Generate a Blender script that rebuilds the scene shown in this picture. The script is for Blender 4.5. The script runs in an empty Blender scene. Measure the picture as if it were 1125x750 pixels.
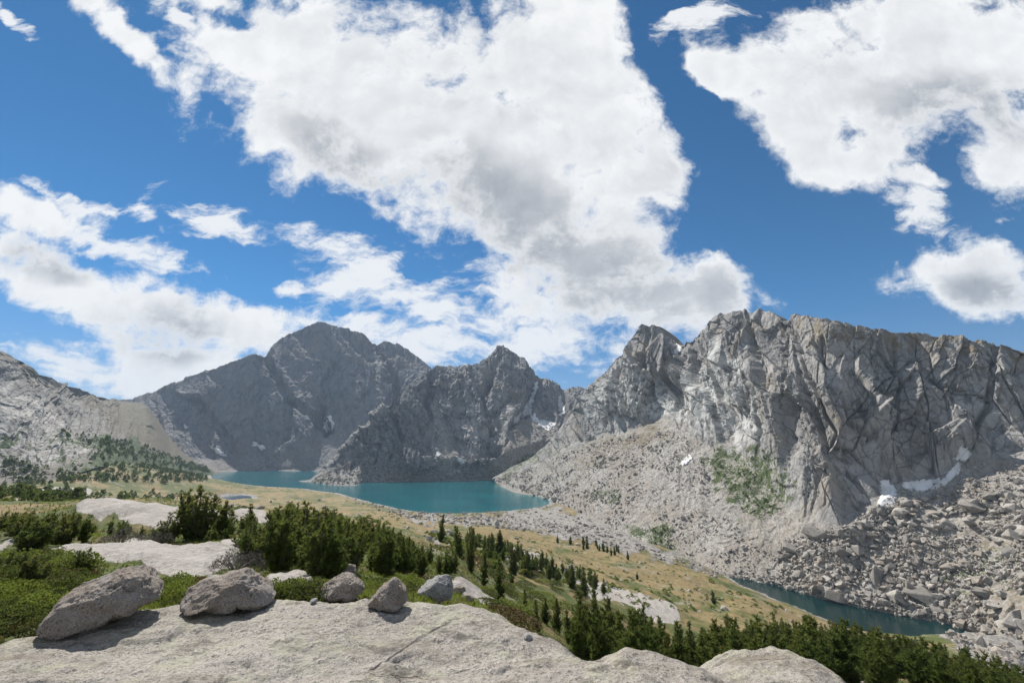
import bpy, bmesh, math, random
import numpy as np
from mathutils import Vector, Matrix

random.seed(7); RNG = np.random.default_rng(7)
SC = bpy.context.scene
COL = SC.collection
R = math.radians

# ------------------------------------------------------------------ camera
PITCH = R(12.4); FPX = 500.0            # focal length in photo pixels (1125 wide)
cam_d = bpy.data.cameras.new('camera'); cam = bpy.data.objects.new('camera', cam_d); COL.objects.link(cam)
cam_d.sensor_width = 36.0; cam_d.lens = FPX / 1125 * 36.0
cam_d.clip_start = 0.05; cam_d.clip_end = 20000
cam.location = (0, 0, 0); cam.rotation_euler = (R(90) + PITCH, 0, 0)
SC.camera = cam

# ------------------------------------------------------------------ sun, exposure
SUN_AZ = R(-38); SUN_EL = R(49)         # azimuth from +Y towards +X
SDIR = Vector((math.sin(SUN_AZ) * math.cos(SUN_EL), math.cos(SUN_AZ) * math.cos(SUN_EL), math.sin(SUN_EL)))
sun_d = bpy.data.lights.new('sun', 'SUN'); sun = bpy.data.objects.new('sun', sun_d); COL.objects.link(sun)
sun_d.energy = 5.0; sun_d.angle = R(0.53); sun_d.color = (1.0, 0.955, 0.89)
sun.rotation_euler = (-SDIR).to_track_quat('-Z', 'Y').to_euler()
vs = SC.view_settings
vs.view_transform = 'Standard'; vs.look = 'None'; vs.exposure = 0.44; vs.gamma = 1.0; vs.use_curve_mapping = False
SC.render.engine = 'CYCLES'
SC.cycles.use_denoising = True
SC.cycles.max_bounces = 6; SC.cycles.diffuse_bounces = 3; SC.cycles.transparent_max_bounces = 8
SC.cycles.volume_bounces = 0

HAZE = 0.95e-4
# photo pixel -> world direction with unit depth (y = 1); camera stands at the origin
CT, ST = math.cos(PITCH), math.sin(PITCH)
def ray(px, py):
    px = np.asarray(px, float); py = np.asarray(py, float)
    cx = px - 562.5; cy = 375.0 - py
    dy = FPX * CT - cy * ST
    return cx / dy, (FPX * ST + cy * CT) / dy
def P(px, py, Y):
    a, b = ray(px, py); return np.stack([a * Y, np.asarray(Y, float) + 0 * a, b * Y], -1)
def Pz(px, py, z):
    a, b = ray(px, py); return P(px, py, z / b)
def proj(p):
    x, y, z = p[..., 0], p[..., 1], p[..., 2]
    d = y * CT + z * ST; u = -y * ST + z * CT
    d = np.maximum(d, 1e-3)
    return 562.5 + FPX * x / d, 375.0 - FPX * u / d

# ------------------------------------------------------------------ node helper
class NT:
    def __init__(s, tree): s.t = tree; s.n = tree.nodes; s.l = tree.links
    def node(s, typ, **kw):
        n = s.n.new(typ)
        for k, v in kw.items(): setattr(n, k, v)
        return n
    def setin(s, n, key, v):
        if v is None: return
        if hasattr(v, 'is_linked') or isinstance(v, bpy.types.NodeSocket): s.l.new(v, n.inputs[key])
        else:
            i = n.inputs[key]
            if i.type == 'RGBA' and len(v) == 3: v = (*v, 1)
            i.default_value = v
    def math(s, op, a, b=None, c=None, clamp=False):
        n = s.node('ShaderNodeMath', operation=op, use_clamp=clamp)
        for i, v in enumerate((a, b, c)): s.setin(n, i, v)
        return n.outputs[0]
    def vmath(s, op, a, b=None):
        n = s.node('ShaderNodeVectorMath', operation=op)
        s.setin(n, 0, a); s.setin(n, 1, b)
        return n.outputs['Value'] if op in ('LENGTH', 'DOT_PRODUCT', 'DISTANCE') else n.outputs[0]
    def vscale(s, a, f):
        n = s.node('ShaderNodeVectorMath', operation='SCALE'); s.setin(n, 0, a); s.setin(n, 'Scale', f); return n.outputs[0]
    def mix(s, f, a, b, mode='MIX'):
        n = s.node('ShaderNodeMix', data_type='RGBA', blend_type=mode)
        s.setin(n, 0, f); s.setin(n, 6, a); s.setin(n, 7, b); return n.outputs[2]
    def ramp(s, v, lo, hi, a=0.0, b=1.0, smooth=True):
        n = s.node('ShaderNodeMapRange', interpolation_type='SMOOTHSTEP' if smooth else 'LINEAR')
        s.setin(n, 0, v); s.setin(n, 1, lo); s.setin(n, 2, hi); s.setin(n, 3, a); s.setin(n, 4, b); return n.outputs[0]
    def noise(s, vec, scale, detail=4, rough=0.55, dist=0.0, out=0, lac=2.0):
        n = s.node('ShaderNodeTexNoise'); s.setin(n, 'Vector', vec); n.inputs['Scale'].default_value = scale
        n.inputs['Detail'].default_value = detail; n.inputs['Roughness'].default_value = rough
        n.inputs['Distortion'].default_value = dist; n.inputs['Lacunarity'].default_value = lac
        return n.outputs[out]
    def voro(s, vec, scale, feature='F1', out='Distance', rand=1.0):
        n = s.node('ShaderNodeTexVoronoi', feature=feature); s.setin(n, 'Vector', vec); n.inputs['Scale'].default_value = scale
        n.inputs['Randomness'].default_value = rand; return n.outputs[out]
    def mapping(s, vec, scale=(1, 1, 1), rot=(0, 0, 0), loc=(0, 0, 0)):
        n = s.node('ShaderNodeMapping'); s.setin(n, 'Vector', vec); n.inputs['Scale'].default_value = scale
        n.inputs['Rotation'].default_value = rot; n.inputs['Location'].default_value = loc; return n.outputs[0]
    def pos(s): return s.node('ShaderNodeNewGeometry').outputs['Position']
    def objco(s): return s.node('ShaderNodeTexCoord').outputs['Object']
    def attr(s, name): return s.node('ShaderNodeAttribute', attribute_name=name)
    def bump(s, h, strength, dist, normal=None):
        n = s.node('ShaderNodeBump'); s.setin(n, 'Height', h); n.inputs['Strength'].default_value = strength
        n.inputs['Distance'].default_value = dist
        if normal is not None: s.setin(n, 'Normal', normal)
        return n.outputs[0]
def material(name):
    m = bpy.data.materials.new(name); m.use_nodes = True
    nt = NT(m.node_tree); bs = m.node_tree.nodes['Principled BSDF']
    bs.inputs['Roughness'].default_value = 0.9
    bs.inputs['Specular IOR Level'].default_value = 0.25
    return m, nt, bs

# ------------------------------------------------------------------ sky with clouds (world shader, by direction)
world = bpy.data.worlds.new('World'); SC.world = world; world.use_nodes = True
def build_sky():
    w = NT(world.node_tree); bg = world.node_tree.nodes['Background']; STR = 0.067
    sky = w.node('ShaderNodeTexSky', sky_type='NISHITA'); sky.sun_disc = False; sky.sun_elevation = SUN_EL; sky.sun_rotation = SUN_AZ
    sky.altitude = 3000; sky.air_density = 1.0; sky.dust_density = 0.3; sky.ozone_density = 2.6
    d = w.node('ShaderNodeTexCoord').outputs['Generated']
    sx = w.node('ShaderNodeSeparateXYZ'); w.setin(sx, 0, d)
    tint = w.mix(w.ramp(sx.outputs[2], 0.0, 0.30), (0.72, 0.80, 0.90), (0.40, 0.97, 1.20))
    blue = w.mix(1.0, sky.outputs[0], tint, 'MULTIPLY')
    dy = w.math('MAXIMUM', sx.outputs[1], 0.04)
    cg = w.node('ShaderNodeCombineXYZ'); w.setin(cg, 0, w.math('DIVIDE', sx.outputs[0], dy)); w.setin(cg, 1, w.math('DIVIDE', sx.outputs[2], dy))
    G = cg.outputs[0]
    # cloud-deck plane coordinates: streaks run towards the horizon
    dz = w.math('ADD', w.math('MAXIMUM', sx.outputs[2], 0.0), 0.16)
    cq = w.node('ShaderNodeCombineXYZ'); w.setin(cq, 0, w.math('DIVIDE', sx.outputs[0], dz)); w.setin(cq, 1, w.math('DIVIDE', sx.outputs[1], dz))
    Q = cq.outputs[0]
    wq = w.vmath('SUBTRACT', w.noise(G, 3.2, 4, 0.55, out=1), (0.5, 0.5, 0.5))
    GW = w.vmath('ADD', G, w.vscale(wq, 0.13))
    wf = w.vmath('SUBTRACT', w.noise(G, 14.0, 4, 0.6, out=1), (0.5, 0.5, 0.5))
    GW = w.vmath('ADD', GW, w.vscale(wf, 0.035))
    def blob(cx, cy, a, b, ang, src=GW):
        t = R(ang); c0 = np.array(ray(cx, cy)); c1 = np.array(ray(cx + a * math.cos(t), cy + a * math.sin(t))) - c0
        c2 = np.array(ray(cx - b * math.sin(t), cy + b * math.cos(t))) - c0
        n = w.node('ShaderNodeMapping', vector_type='TEXTURE'); w.setin(n, 'Vector', src)
        n.inputs['Location'].default_value = (c0[0], c0[1], 0); n.inputs['Rotation'].default_value = (0, 0, math.atan2(c1[1], c1[0]))
        n.inputs['Scale'].default_value = (float(np.hypot(*c1)), float(np.hypot(*c2)), 1)
        return w.math('SUBTRACT', 1.0, w.vmath('LENGTH', n.outputs[0]))
    def union(bl, k=0.25):
        o = None
        for b in bl:
            x = blob(*b); o = x if o is None else w.math('SMOOTH_MAX', o, x, k)
        return o
    puffy = union([(430, 105, 280, 115, 24), (560, 190, 250, 105, 42), (630, 285, 165, 80, 30), (680, 330, 120, 46, 8), (785, 312, 70, 44, 4), (742, 178, 80, 50, -14), (610, 60, 150, 110, 10), (640, 130, 100, 110, 20),
                   (255, 45, 110, 34, 30), (130, 38, 80, 20, 44), (325, 140, 110, 58, 36), (235, 8, 60, 18, 10),
                   (40, 235, 95, 28, 16), (55, 295, 85, 46, 22), (175, 345, 115, 40, 14), (285, 368, 80, 30, 4), (190, 400, 120, 28, 0), 
                   (940, 88, 160, 90, 12), (890, 150, 95, 60, -4), (950, 180, 60, 34, -20), (1050, 55, 165, 100, 0), (1105, 150, 70, 78, 0), (790, 80, 56, 28, 30), (1012, 200, 34, 14, 8),
                   (1068, 312, 95, 40, 8)])
    streak = union([(110, 262, 150, 22, 24), (400, 298, 125, 28, 30), (470, 340, 150, 40, 22), (500, 378, 140, 28, 10), (570, 330, 95, 36, 18), (400, 358, 80, 24, 4), (590, 376, 120, 22, -8), (85, 392, 100, 18, 8), (60, 215, 60, 14, 20),
                    (1012, 225, 40, 30, 10), (20, 12, 50, 8, 40), (232, 243, 66, 24, 15), (168, 240, 24, 15, 40), (318, 318, 20, 8, 0), (770, 20, 50, 22, -20), (200, 25, 60, 12, 40)])
    f1 = w.noise(GW, 5.0, 9, 0.64); f2 = w.noise(w.mapping(Q, (1, 1, 1), (0, 0, R(25))), 3.0, 9, 0.66, 0.4)
    f3 = w.noise(w.mapping(GW, (1.0, 2.6, 1), (0, 0, R(28))), 5.5, 9, 0.66)
    dp = w.math('ADD', w.math('MULTIPLY', puffy, 0.95), w.math('ADD', w.math('MULTIPLY', w.math('SUBTRACT', f1, 0.5), 2.7), w.math('MULTIPLY', w.math('SUBTRACT', f2, 0.5), 1.3)))
    gap = union([(722, 30, 75, 20, 70), (768, 108, 46, 12, 62), (830, 222, 80, 44, 48), (260, 232, 120, 18, 32)])
    dp = w.math('SUBTRACT', dp, w.math('MULTIPLY', w.ramp(gap, -0.9, 0.7), 0.85))
    ds = w.math('ADD', w.math('MULTIPLY', streak, 0.75), w.math('ADD', w.math('MULTIPLY', w.math('SUBTRACT', f3, 0.52), 3.4), w.math('MULTIPLY', w.math('SUBTRACT', f1, 0.5), 1.2)))
    ap = w.ramp(dp, -0.12, 0.42); as_ = w.math('MULTIPLY', w.ramp(ds, -0.10, 0.55), 0.92)
    front = w.ramp(sx.outputs[1], 0.05, 0.16)
    back = w.math('MULTIPLY', w.ramp(w.noise(d, 2.2, 8, 0.6), 0.47, 0.60), w.math('SUBTRACT', 1.0, front))
    alpha = w.math('ADD', w.math('MULTIPLY', w.math('MAXIMUM', ap, as_), front), back)
    # thick undersides are grey, thin sunward margins white
    lightg = union([(560, 170, 300, 150, 34), (370, 150, 150, 80, 30), (500, 60, 260, 90, 15), (960, 100, 220, 130, 10), (1090, 312, 90, 40, 8), (700, 180, 100, 70, 0), (190, 360, 110, 46, 10), (40, 275, 60, 34, 0)], 0.3)
    darkg = union([(670, 312, 150, 72, 18), (570, 245, 150, 62, 34), (790, 322, 84, 38, 0), (85, 285, 56, 26, 10), (190, 368, 62, 28, 10), (380, 175, 90, 36, 32), (1060, 120, 120, 44, 0), (1090, 325, 70, 22, 5), (30, 280, 40, 22, 0)], 0.3)
    sun_off = w.vmath('ADD', GW, (-0.022, 0.03, 0.0))
    f1s = w.noise(sun_off, 5.5, 7, 0.58); relief = w.math('SUBTRACT', f1s, w.noise(GW, 5.5, 7, 0.58))
    thick = w.ramp(dp, 0.06, 0.8)
    nz = w.math('MULTIPLY', w.math('SUBTRACT', f2, 0.5), 0.38)
    gl = w.ramp(w.math('ADD', lightg, nz), -0.3, 0.7); gd = w.ramp(w.math('ADD', darkg, nz), -0.25, 0.65)
    shade = w.math('MULTIPLY', w.math('ADD', w.math('MULTIPLY', gl, 0.26), w.math('MULTIPLY', gd, 0.58)), thick)
    shade = w.math('ADD', shade, w.math('MULTIPLY', relief, w.math('MULTIPLY', w.ramp(dp, 0.02, 0.4), 0.85)), clamp=True)
    ccol = w.mix(shade, tuple(x / STR for x in (0.70, 0.707, 0.713)), tuple(x / STR for x in (0.25, 0.272, 0.308)))
    col = w.mix(alpha, blue, ccol)
    w.l.new(col, bg.inputs[0]); bg.inputs[1].default_value = STR
build_sky()
world.cycles.sampling_method = 'MANUAL'; world.cycles.sample_map_resolution = 512


# ------------------------------------------------------------------ numpy noise
def _h(ix, iy, iz, seed):
    h = ix.astype(np.int32).view(np.uint32) * np.uint32(374761393); h += iy.astype(np.int32).view(np.uint32) * np.uint32(668265263)
    if iz is not None: h += iz.astype(np.int32).view(np.uint32) * np.uint32(2147483647)
    h += np.uint32(seed * 974634777 & 0xFFFFFFFF)
    h ^= h >> np.uint32(13); h *= np.uint32(1274126177); h ^= h >> np.uint32(16); h *= np.uint32(2246822519); h ^= h >> np.uint32(15)
    return h
def _r(ix, iy, iz, seed): return _h(ix, iy, iz, seed).astype(np.float32) * np.float32(1 / 4294967295.0)
def vnoise3(x, y, z, seed=0):
    ix, iy, iz = np.floor(x), np.floor(y), np.floor(z)
    fx, fy, fz = x - ix, y - iy, z - iz
    ux, uy, uz = [f * f * f * (f * (f * 6 - 15) + 10) for f in (fx, fy, fz)]
    out = 0
    for a in (0, 1):
        for b in (0, 1):
            for c in (0, 1):
                h = _h(ix + a, iy + b, iz + c, seed)
                g = ((h & 1023) / 511.5 - 1) * (fx - a) + (((h >> 10) & 1023) / 511.5 - 1) * (fy - b) + (((h >> 20) & 1023) / 511.5 - 1) * (fz - c)
                out = out + g * (ux if a else 1 - ux) * (uy if b else 1 - uy) * (uz if c else 1 - uz)
    return out * 1.2
_GC = np.cos(np.arange(256) / 256 * 2 * math.pi).astype(np.float32); _GS = np.sin(np.arange(256) / 256 * 2 * math.pi).astype(np.float32)
def noise2(x, y, seed=0):
    x = np.asarray(x, np.float32); y = np.asarray(y, np.float32)
    ix, iy = np.floor(x), np.floor(y); fx, fy = x - ix, y - iy
    ux, uy = [f * f * f * (f * (f * 6 - 15) + 10) for f in (fx, fy)]
    out = 0
    for a in (0, 1):
        for b in (0, 1):
            h = _h(ix + a, iy + b, None, seed) & np.uint32(255)
            out = out + (_GC[h] * (fx - a) + _GS[h] * (fy - b)) * (ux if a else 1 - ux) * (uy if b else 1 - uy)
    return out * 1.4
def fbm2(x, y, octv=5, seed=0, gain=0.5):
    o = 0; a = 1.0; f = 1.0
    for i in range(octv):
        o = o + a * noise2(x * f + 13.7 * i, y * f - 7.3 * i, seed + i); a *= gain; f *= 2.03
    return o
def ridge2(x, y, octv=4, seed=0, gain=0.5):
    o = 0; a = 1.0; f = 1.0
    for i in range(octv):
        o = o + a * (1 - 2 * np.abs(noise2(x * f + 3.1 * i, y * f + 9.7 * i, seed + i))); a *= gain; f *= 2.1
    return o
def fbm3(p, sc, octv=4, seed=0, gain=0.5):
    o = 0; a = 1.0; f = sc
    for i in range(octv):
        o = o + a * vnoise3(p[..., 0] * f + 5.2 * i, p[..., 1] * f, p[..., 2] * f - 3.3 * i, seed + i); a *= gain; f *= 2.03
    return o
def facets2(x, y, seed=0, jitter=0.95, tau=0.022, off=0.6, tilt=1.6):
    """plane-faceted cells: (height made of one randomly tilted plane per cell, distance to the crack between cells, cell random)"""
    x = np.asarray(x, np.float32); y = np.asarray(y, np.float32)
    x, y = np.broadcast_arrays(x, y)
    ix, iy = np.floor(x), np.floor(y)
    ds, hs, rs = [], [], []
    for a in (-1, 0, 1):
        for b in (-1, 0, 1):
            cx, cy = ix + a, iy + b
            h = _h(cx, cy, None, seed); h2 = _h(cx, cy, None, seed + 1)
            u8 = lambda v, s: ((v >> np.uint32(s)) & np.uint32(1023)).astype(np.float32) * np.float32(1 / 1023) - np.float32(0.5)
            dx = x - (cx + 0.5 + u8(h, 0) * jitter); dy = y - (cy + 0.5 + u8(h, 10) * jitter)
            ds.append(np.sqrt(dx * dx + dy * dy)); r = u8(h, 20); rs.append(r)
            hs.append(off * r + tilt * (u8(h2, 0) * dx + u8(h2, 10) * dy))
    ds = np.stack(ds); s2 = np.partition(ds, 1, axis=0)[:2]; f1, f2 = s2[0], s2[1]
    w = np.exp(-(ds - f1) / tau); ws = w.sum(0)
    k = ds.argmin(0)
    return (w * np.stack(hs)).sum(0) / ws, f2 - f1, np.take_along_axis(np.stack(rs), k[None], 0)[0] + 0.5
def sstep(a, b, x):
    t = np.clip((x - a) / (b - a), 0, 1); return t * t * (3 - 2 * t)
def blur(a, n, it=2):
    for _ in range(it):
        for ax in (0, 1):
            k = n
            pad = [(0, 0)] * a.ndim; pad[ax] = (k, k)
            c = np.cumsum(np.pad(a, pad, mode='edge'), axis=ax)
            pad2 = [(0, 0)] * a.ndim; pad2[ax] = (1, 0)
            c = np.pad(c, pad2)
            sl = [slice(None)] * a.ndim; sh = list(sl)
            sl[ax] = slice(2 * k + 1, None); sh[ax] = slice(0, c.shape[ax] - 2 * k - 1)
            a = (c[tuple(sl)] - c[tuple(sh)]) / (2 * k + 1)
    return a
def inpoly(px, py, poly):
    poly = np.asarray(poly, float); c = np.zeros(np.shape(px), bool); j = len(poly) - 1
    for i in range(len(poly)):
        xi, yi = poly[i]; xj, yj = poly[j]
        if yi != yj:
            c ^= ((yi > py) != (yj > py)) & (px < (xj - xi) * (py - yi) / (yj - yi) + xi)
        j = i
    return c
def dist_line(px, py, line):
    line = np.asarray(line, float); d = np.full(np.shape(px), 1e9)
    for (x0, y0), (x1, y1) in zip(line[:-1], line[1:]):
        vx, vy = x1 - x0, y1 - y0
        t = np.clip(((px - x0) * vx + (py - y0) * vy) / (vx * vx + vy * vy + 1e-9), 0, 1)
        d = np.minimum(d, np.hypot(px - x0 - t * vx, py - y0 - t * vy))
    return d
def soft_poly(px, py, poly, soft, warp=0, seed=3, sc=0.05):
    """0..1 inside measure of a polygon with noisy soft edge"""
    qx = px + warp * fbm2(px * sc, py * sc, 4, seed); qy = py + warp * fbm2(px * sc + 40, py * sc, 4, seed + 9)
    s = np.where(inpoly(qx, qy, poly), 1, -1) * dist_line(qx, qy, list(poly) + [poly[0]])
    return sstep(-soft, soft, s)

# ------------------------------------------------------------------ mesh helpers
def mesh_from_arrays(name, V, F, smooth=True):
    """F: int array (n, k)"""
    me = bpy.data.meshes.new(name); V = np.asarray(V, np.float32); F = np.asarray(F, np.int32); n, k = F.shape
    me.vertices.add(len(V)); me.vertices.foreach_set('co', V.ravel())
    me.loops.add(n * k); me.loops.foreach_set('vertex_index', F.ravel())
    me.polygons.add(n); me.polygons.foreach_set('loop_start', np.arange(0, n * k, k, dtype=np.int32))
    me.polygons.foreach_set('use_smooth', np.full(n, smooth))
    me.update(calc_edges=True); me.validate(); return me
def grid_faces(nr, nc):
    i = np.arange(nr - 1)[:, None] * nc + np.arange(nc - 1)[None, :]
    return np.stack([i, i + 1, i + nc + 1, i + nc], -1).reshape(-1, 4)
def set_attr(me, name, rgba):
    a = me.attributes.new(name, 'FLOAT_COLOR', 'POINT')
    v = np.zeros((len(me.vertices), 4), np.float32); rgba = np.asarray(rgba); v[:, :rgba.shape[1]] = rgba
    a.data.foreach_set('color', v.ravel())
def link(name, me, mat=None, parent=None, smooth_angle=None):
    o = bpy.data.objects.new(name, me); COL.objects.link(o)
    if mat is not None and len(me.materials) == 0: me.materials.append(mat)
    if parent is not None: o.parent = parent
    return o
def tag(o, label, cat, group=None, kind=None):
    o['label'] = label; o['category'] = cat
    if group: o['group'] = group
    if kind: o['kind'] = kind
    return o

# ------------------------------------------------------------------ lofted mountains
Z_LAKE, Z_POND = -75.0, -85.0
def rail(pts, px):
    p = np.array(pts, float); o = np.argsort(p[:, 0]); p = p[o]
    py = np.interp(px, p[:, 0], p[:, 1]); iY = np.interp(px, p[:, 0], 1.0 / p[:, 2])
    return P(px, py, 1.0 / iY)
def zrail(pts):
    """(px, py, z) list -> (px, py, Y) list"""
    return [(a, b, z / float(ray(a, b)[1])) for a, b, z in pts]
def loft(rails3, counts):
    rows = []; vv = []
    for i, (a, b, n) in enumerate(zip(rails3[:-1], rails3[1:], counts)):
        for t in np.arange(n) / n: rows.append(a * (1 - t) + b * t); vv.append(i + t)
    rows.append(rails3[-1]); vv.append(len(rails3) - 1)
    return np.array(rows), np.array(vv)
def normals(B, k=4):
    S = np.stack([blur(B[..., i], k) for i in range(3)], -1)
    du = np.gradient(S, axis=1); dv = np.gradient(S, axis=0)
    n = np.cross(du, dv); n /= np.linalg.norm(n, axis=-1, keepdims=True) + 1e-9
    s = np.sign((n * -S).sum(-1, keepdims=True)); s[s == 0] = 1
    mid = S[:S.shape[0] // 2]
    if (n[:S.shape[0] // 2] * -mid).sum() < 0: n = -n
    return n
def coords(B, row):
    d = np.linalg.norm(np.diff(B[row], axis=0), axis=-1); s = np.concatenate([[0], np.cumsum(d)])
    s = np.broadcast_to(s[None, :], B.shape[:2]); return s, B[..., 2]

def rock_mat(name, cols, tex=1.0, veg=(0.055, 0.075, 0.022), tan=(0.20, 0.165, 0.11), streak=0.5, bumpd=1.2, scree=(0.27, 0.255, 0.235), crack=0.5):
    """fractured granite; vertex zones: x vegetation, y tan soil, z pale slabs, w scree"""
    m, n, bs = material(name)
    p = n.pos()
    warp = n.vmath('ADD', p, n.vscale(n.noise(p, 0.05 * tex, 4, out=1), 9.0 / tex))
    big = n.noise(p, 0.022 * tex, 5, 0.6); mid = n.noise(warp, 0.11 * tex, 6, 0.65); fine = n.noise(p, 0.7 * tex, 5, 0.65)
    st = n.noise(n.mapping(warp, (1, 1, 0.13)), 0.16 * tex, 5, 0.6)
    cell = n.voro(n.mapping(warp, (1, 1, 0.55)), 0.13 * tex, out='Color')
    cellv = n.node('ShaderNodeSeparateColor'); n.setin(cellv, 0, cell)
    edge = n.voro(n.mapping(warp, (1, 1, 0.45)), 0.075 * tex, 'DISTANCE_TO_EDGE')
    c = n.mix(n.ramp(big, 0.36, 0.64), cols[0], cols[1])
    c = n.mix(n.math('MULTIPLY', n.ramp(mid, 0.42, 0.66), 0.75), c, cols[2])
    c = n.mix(n.math('MULTIPLY', cellv.outputs[0], 0.30), c, cols[3])
    c = n.mix(n.math('MULTIPLY', n.ramp(st, 0.51, 0.64), streak), c, tuple(x * 0.33 for x in cols[0]))
    c = n.mix(n.math('MULTIPLY', n.ramp(edge, 0.05, 0.0), crack), c, tuple(x * 0.22 for x in cols[0]))
    e2_ = n.voro(n.mapping(warp, (1, 1, 0.3), (0.35, 0.3, 0.2)), 0.19 * tex, 'DISTANCE_TO_EDGE'); e3_ = n.voro(n.mapping(warp, (1, 1, 0.8), (-0.5, 0.4, 0.6)), 0.035 * tex, 'DISTANCE_TO_EDGE')
    brk = n.ramp(n.noise(p, 0.05 * tex, 5, 0.7), 0.44, 0.58)
    c = n.mix(n.math('MULTIPLY', n.math('MULTIPLY', n.ramp(e2_, 0.045, 0.0), crack), brk), c, tuple(x * 0.2 for x in cols[0]))
    c = n.mix(n.math('MULTIPLY', n.ramp(e3_, 0.02, 0.0), crack), c, tuple(x * 0.2 for x in cols[0]))
    warmn = n.ramp(n.noise(n.mapping(p, (1, 1, 0.35), loc=(31, 7, 5)), 0.03 * tex, 5, 0.65), 0.52, 0.66)
    c = n.mix(n.math('MULTIPLY', warmn, 0.6), c, (cols[1][0] * 1.0, cols[1][1] * 0.88, cols[1][2] * 0.72))
    c = n.mix(n.math('MULTIPLY', n.ramp(fine, 0.35, 0.7), 0.35), c, tuple(x * 0.55 for x in cols[1]))
    z = n.attr('zone'); sx = n.node('ShaderNodeSeparateColor'); n.setin(sx, 0, z.outputs['Color'])
    pale = n.math('MULTIPLY', sx.outputs[2], n.ramp(mid, 0.62, 0.40))
    c = n.mix(pale, c, tuple(min(0.52, x * 1.55) for x in cols[1]))
    # scree: small angular stones
    v1 = n.voro(p, 0.55 * tex, out='Color'); v2 = n.voro(p, 1.7 * tex, out='Color')
    s1 = n.node('ShaderNodeSeparateColor'); n.setin(s1, 0, v1); s2 = n.node('ShaderNodeSeparateColor'); n.setin(s2, 0, v2)
    sv = n.math('ADD', n.math('MULTIPLY', s1.outputs[0], 0.5), n.math('MULTIPLY', s2.outputs[1], 0.5))
    sc_ = n.mix(n.ramp(sv, 0.15, 0.85, smooth=False), tuple(x * 0.55 for x in scree), tuple(x * 1.3 for x in scree))
    sc_ = n.mix(n.math('MULTIPLY', n.ramp(big, 0.45, 0.6), 0.5), sc_, (0.25, 0.215, 0.17))
    c = n.mix(z.outputs['Alpha'], c, sc_)
    ed = n.math('ADD', mid, n.math('MULTIPLY', n.math('SUBTRACT', fine, 0.5), 1.0))
    tv = n.ramp(n.math('ADD', sx.outputs[1], n.math('MULTIPLY', n.math('SUBTRACT', ed, 0.5), 1.3)), 0.4, 0.62)
    c = n.mix(tv, c, n.mix(fine, tuple(x * 0.7 for x in tan), tuple(x * 1.25 for x in tan)))
    vg = n.ramp(n.math('ADD', sx.outputs[0], n.math('MULTIPLY', n.math('SUBTRACT', ed, 0.5), 1.8)), 0.45, 0.62)
    c = n.mix(vg, c, n.mix(n.ramp(fine, 0.35, 0.65), tuple(x * 0.5 for x in veg), tuple(x * 1.5 for x in veg)))
    n.setin(bs, 'Base Color', c)
    h = n.math('ADD', n.math('MULTIPLY', mid, 0.55), n.math('ADD', n.math('MULTIPLY', fine, 0.40), n.math('MULTIPLY', n.ramp(edge, 0.0, 0.10), 0.35)))
    h = n.math('ADD', h, n.math('MULTIPLY', cellv.outputs[1], 0.3))
    h = n.math('ADD', h, n.math('MULTIPLY', z.outputs['Alpha'], n.math('MULTIPLY', sv, 0.6)))
    n.setin(bs, 'Normal', n.bump(h, 1.0, bumpd))
    return m

def build_sheet(name, B, zone, mat, label, cat='mountain'):
    me = mesh_from_arrays(name, B.reshape(-1, 3), grid_faces(B.shape[0], B.shape[1])[:, ::-1], smooth=False)
    set_attr(me, 'zone', zone.reshape(-1, 4))
    o = link(name, me, mat); tag(o, label, cat, kind='structure'); return o
SHEETS = {}
def line_carve(px, py, line, w):
    return sstep(w, 0, dist_line(px, py, line))

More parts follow.
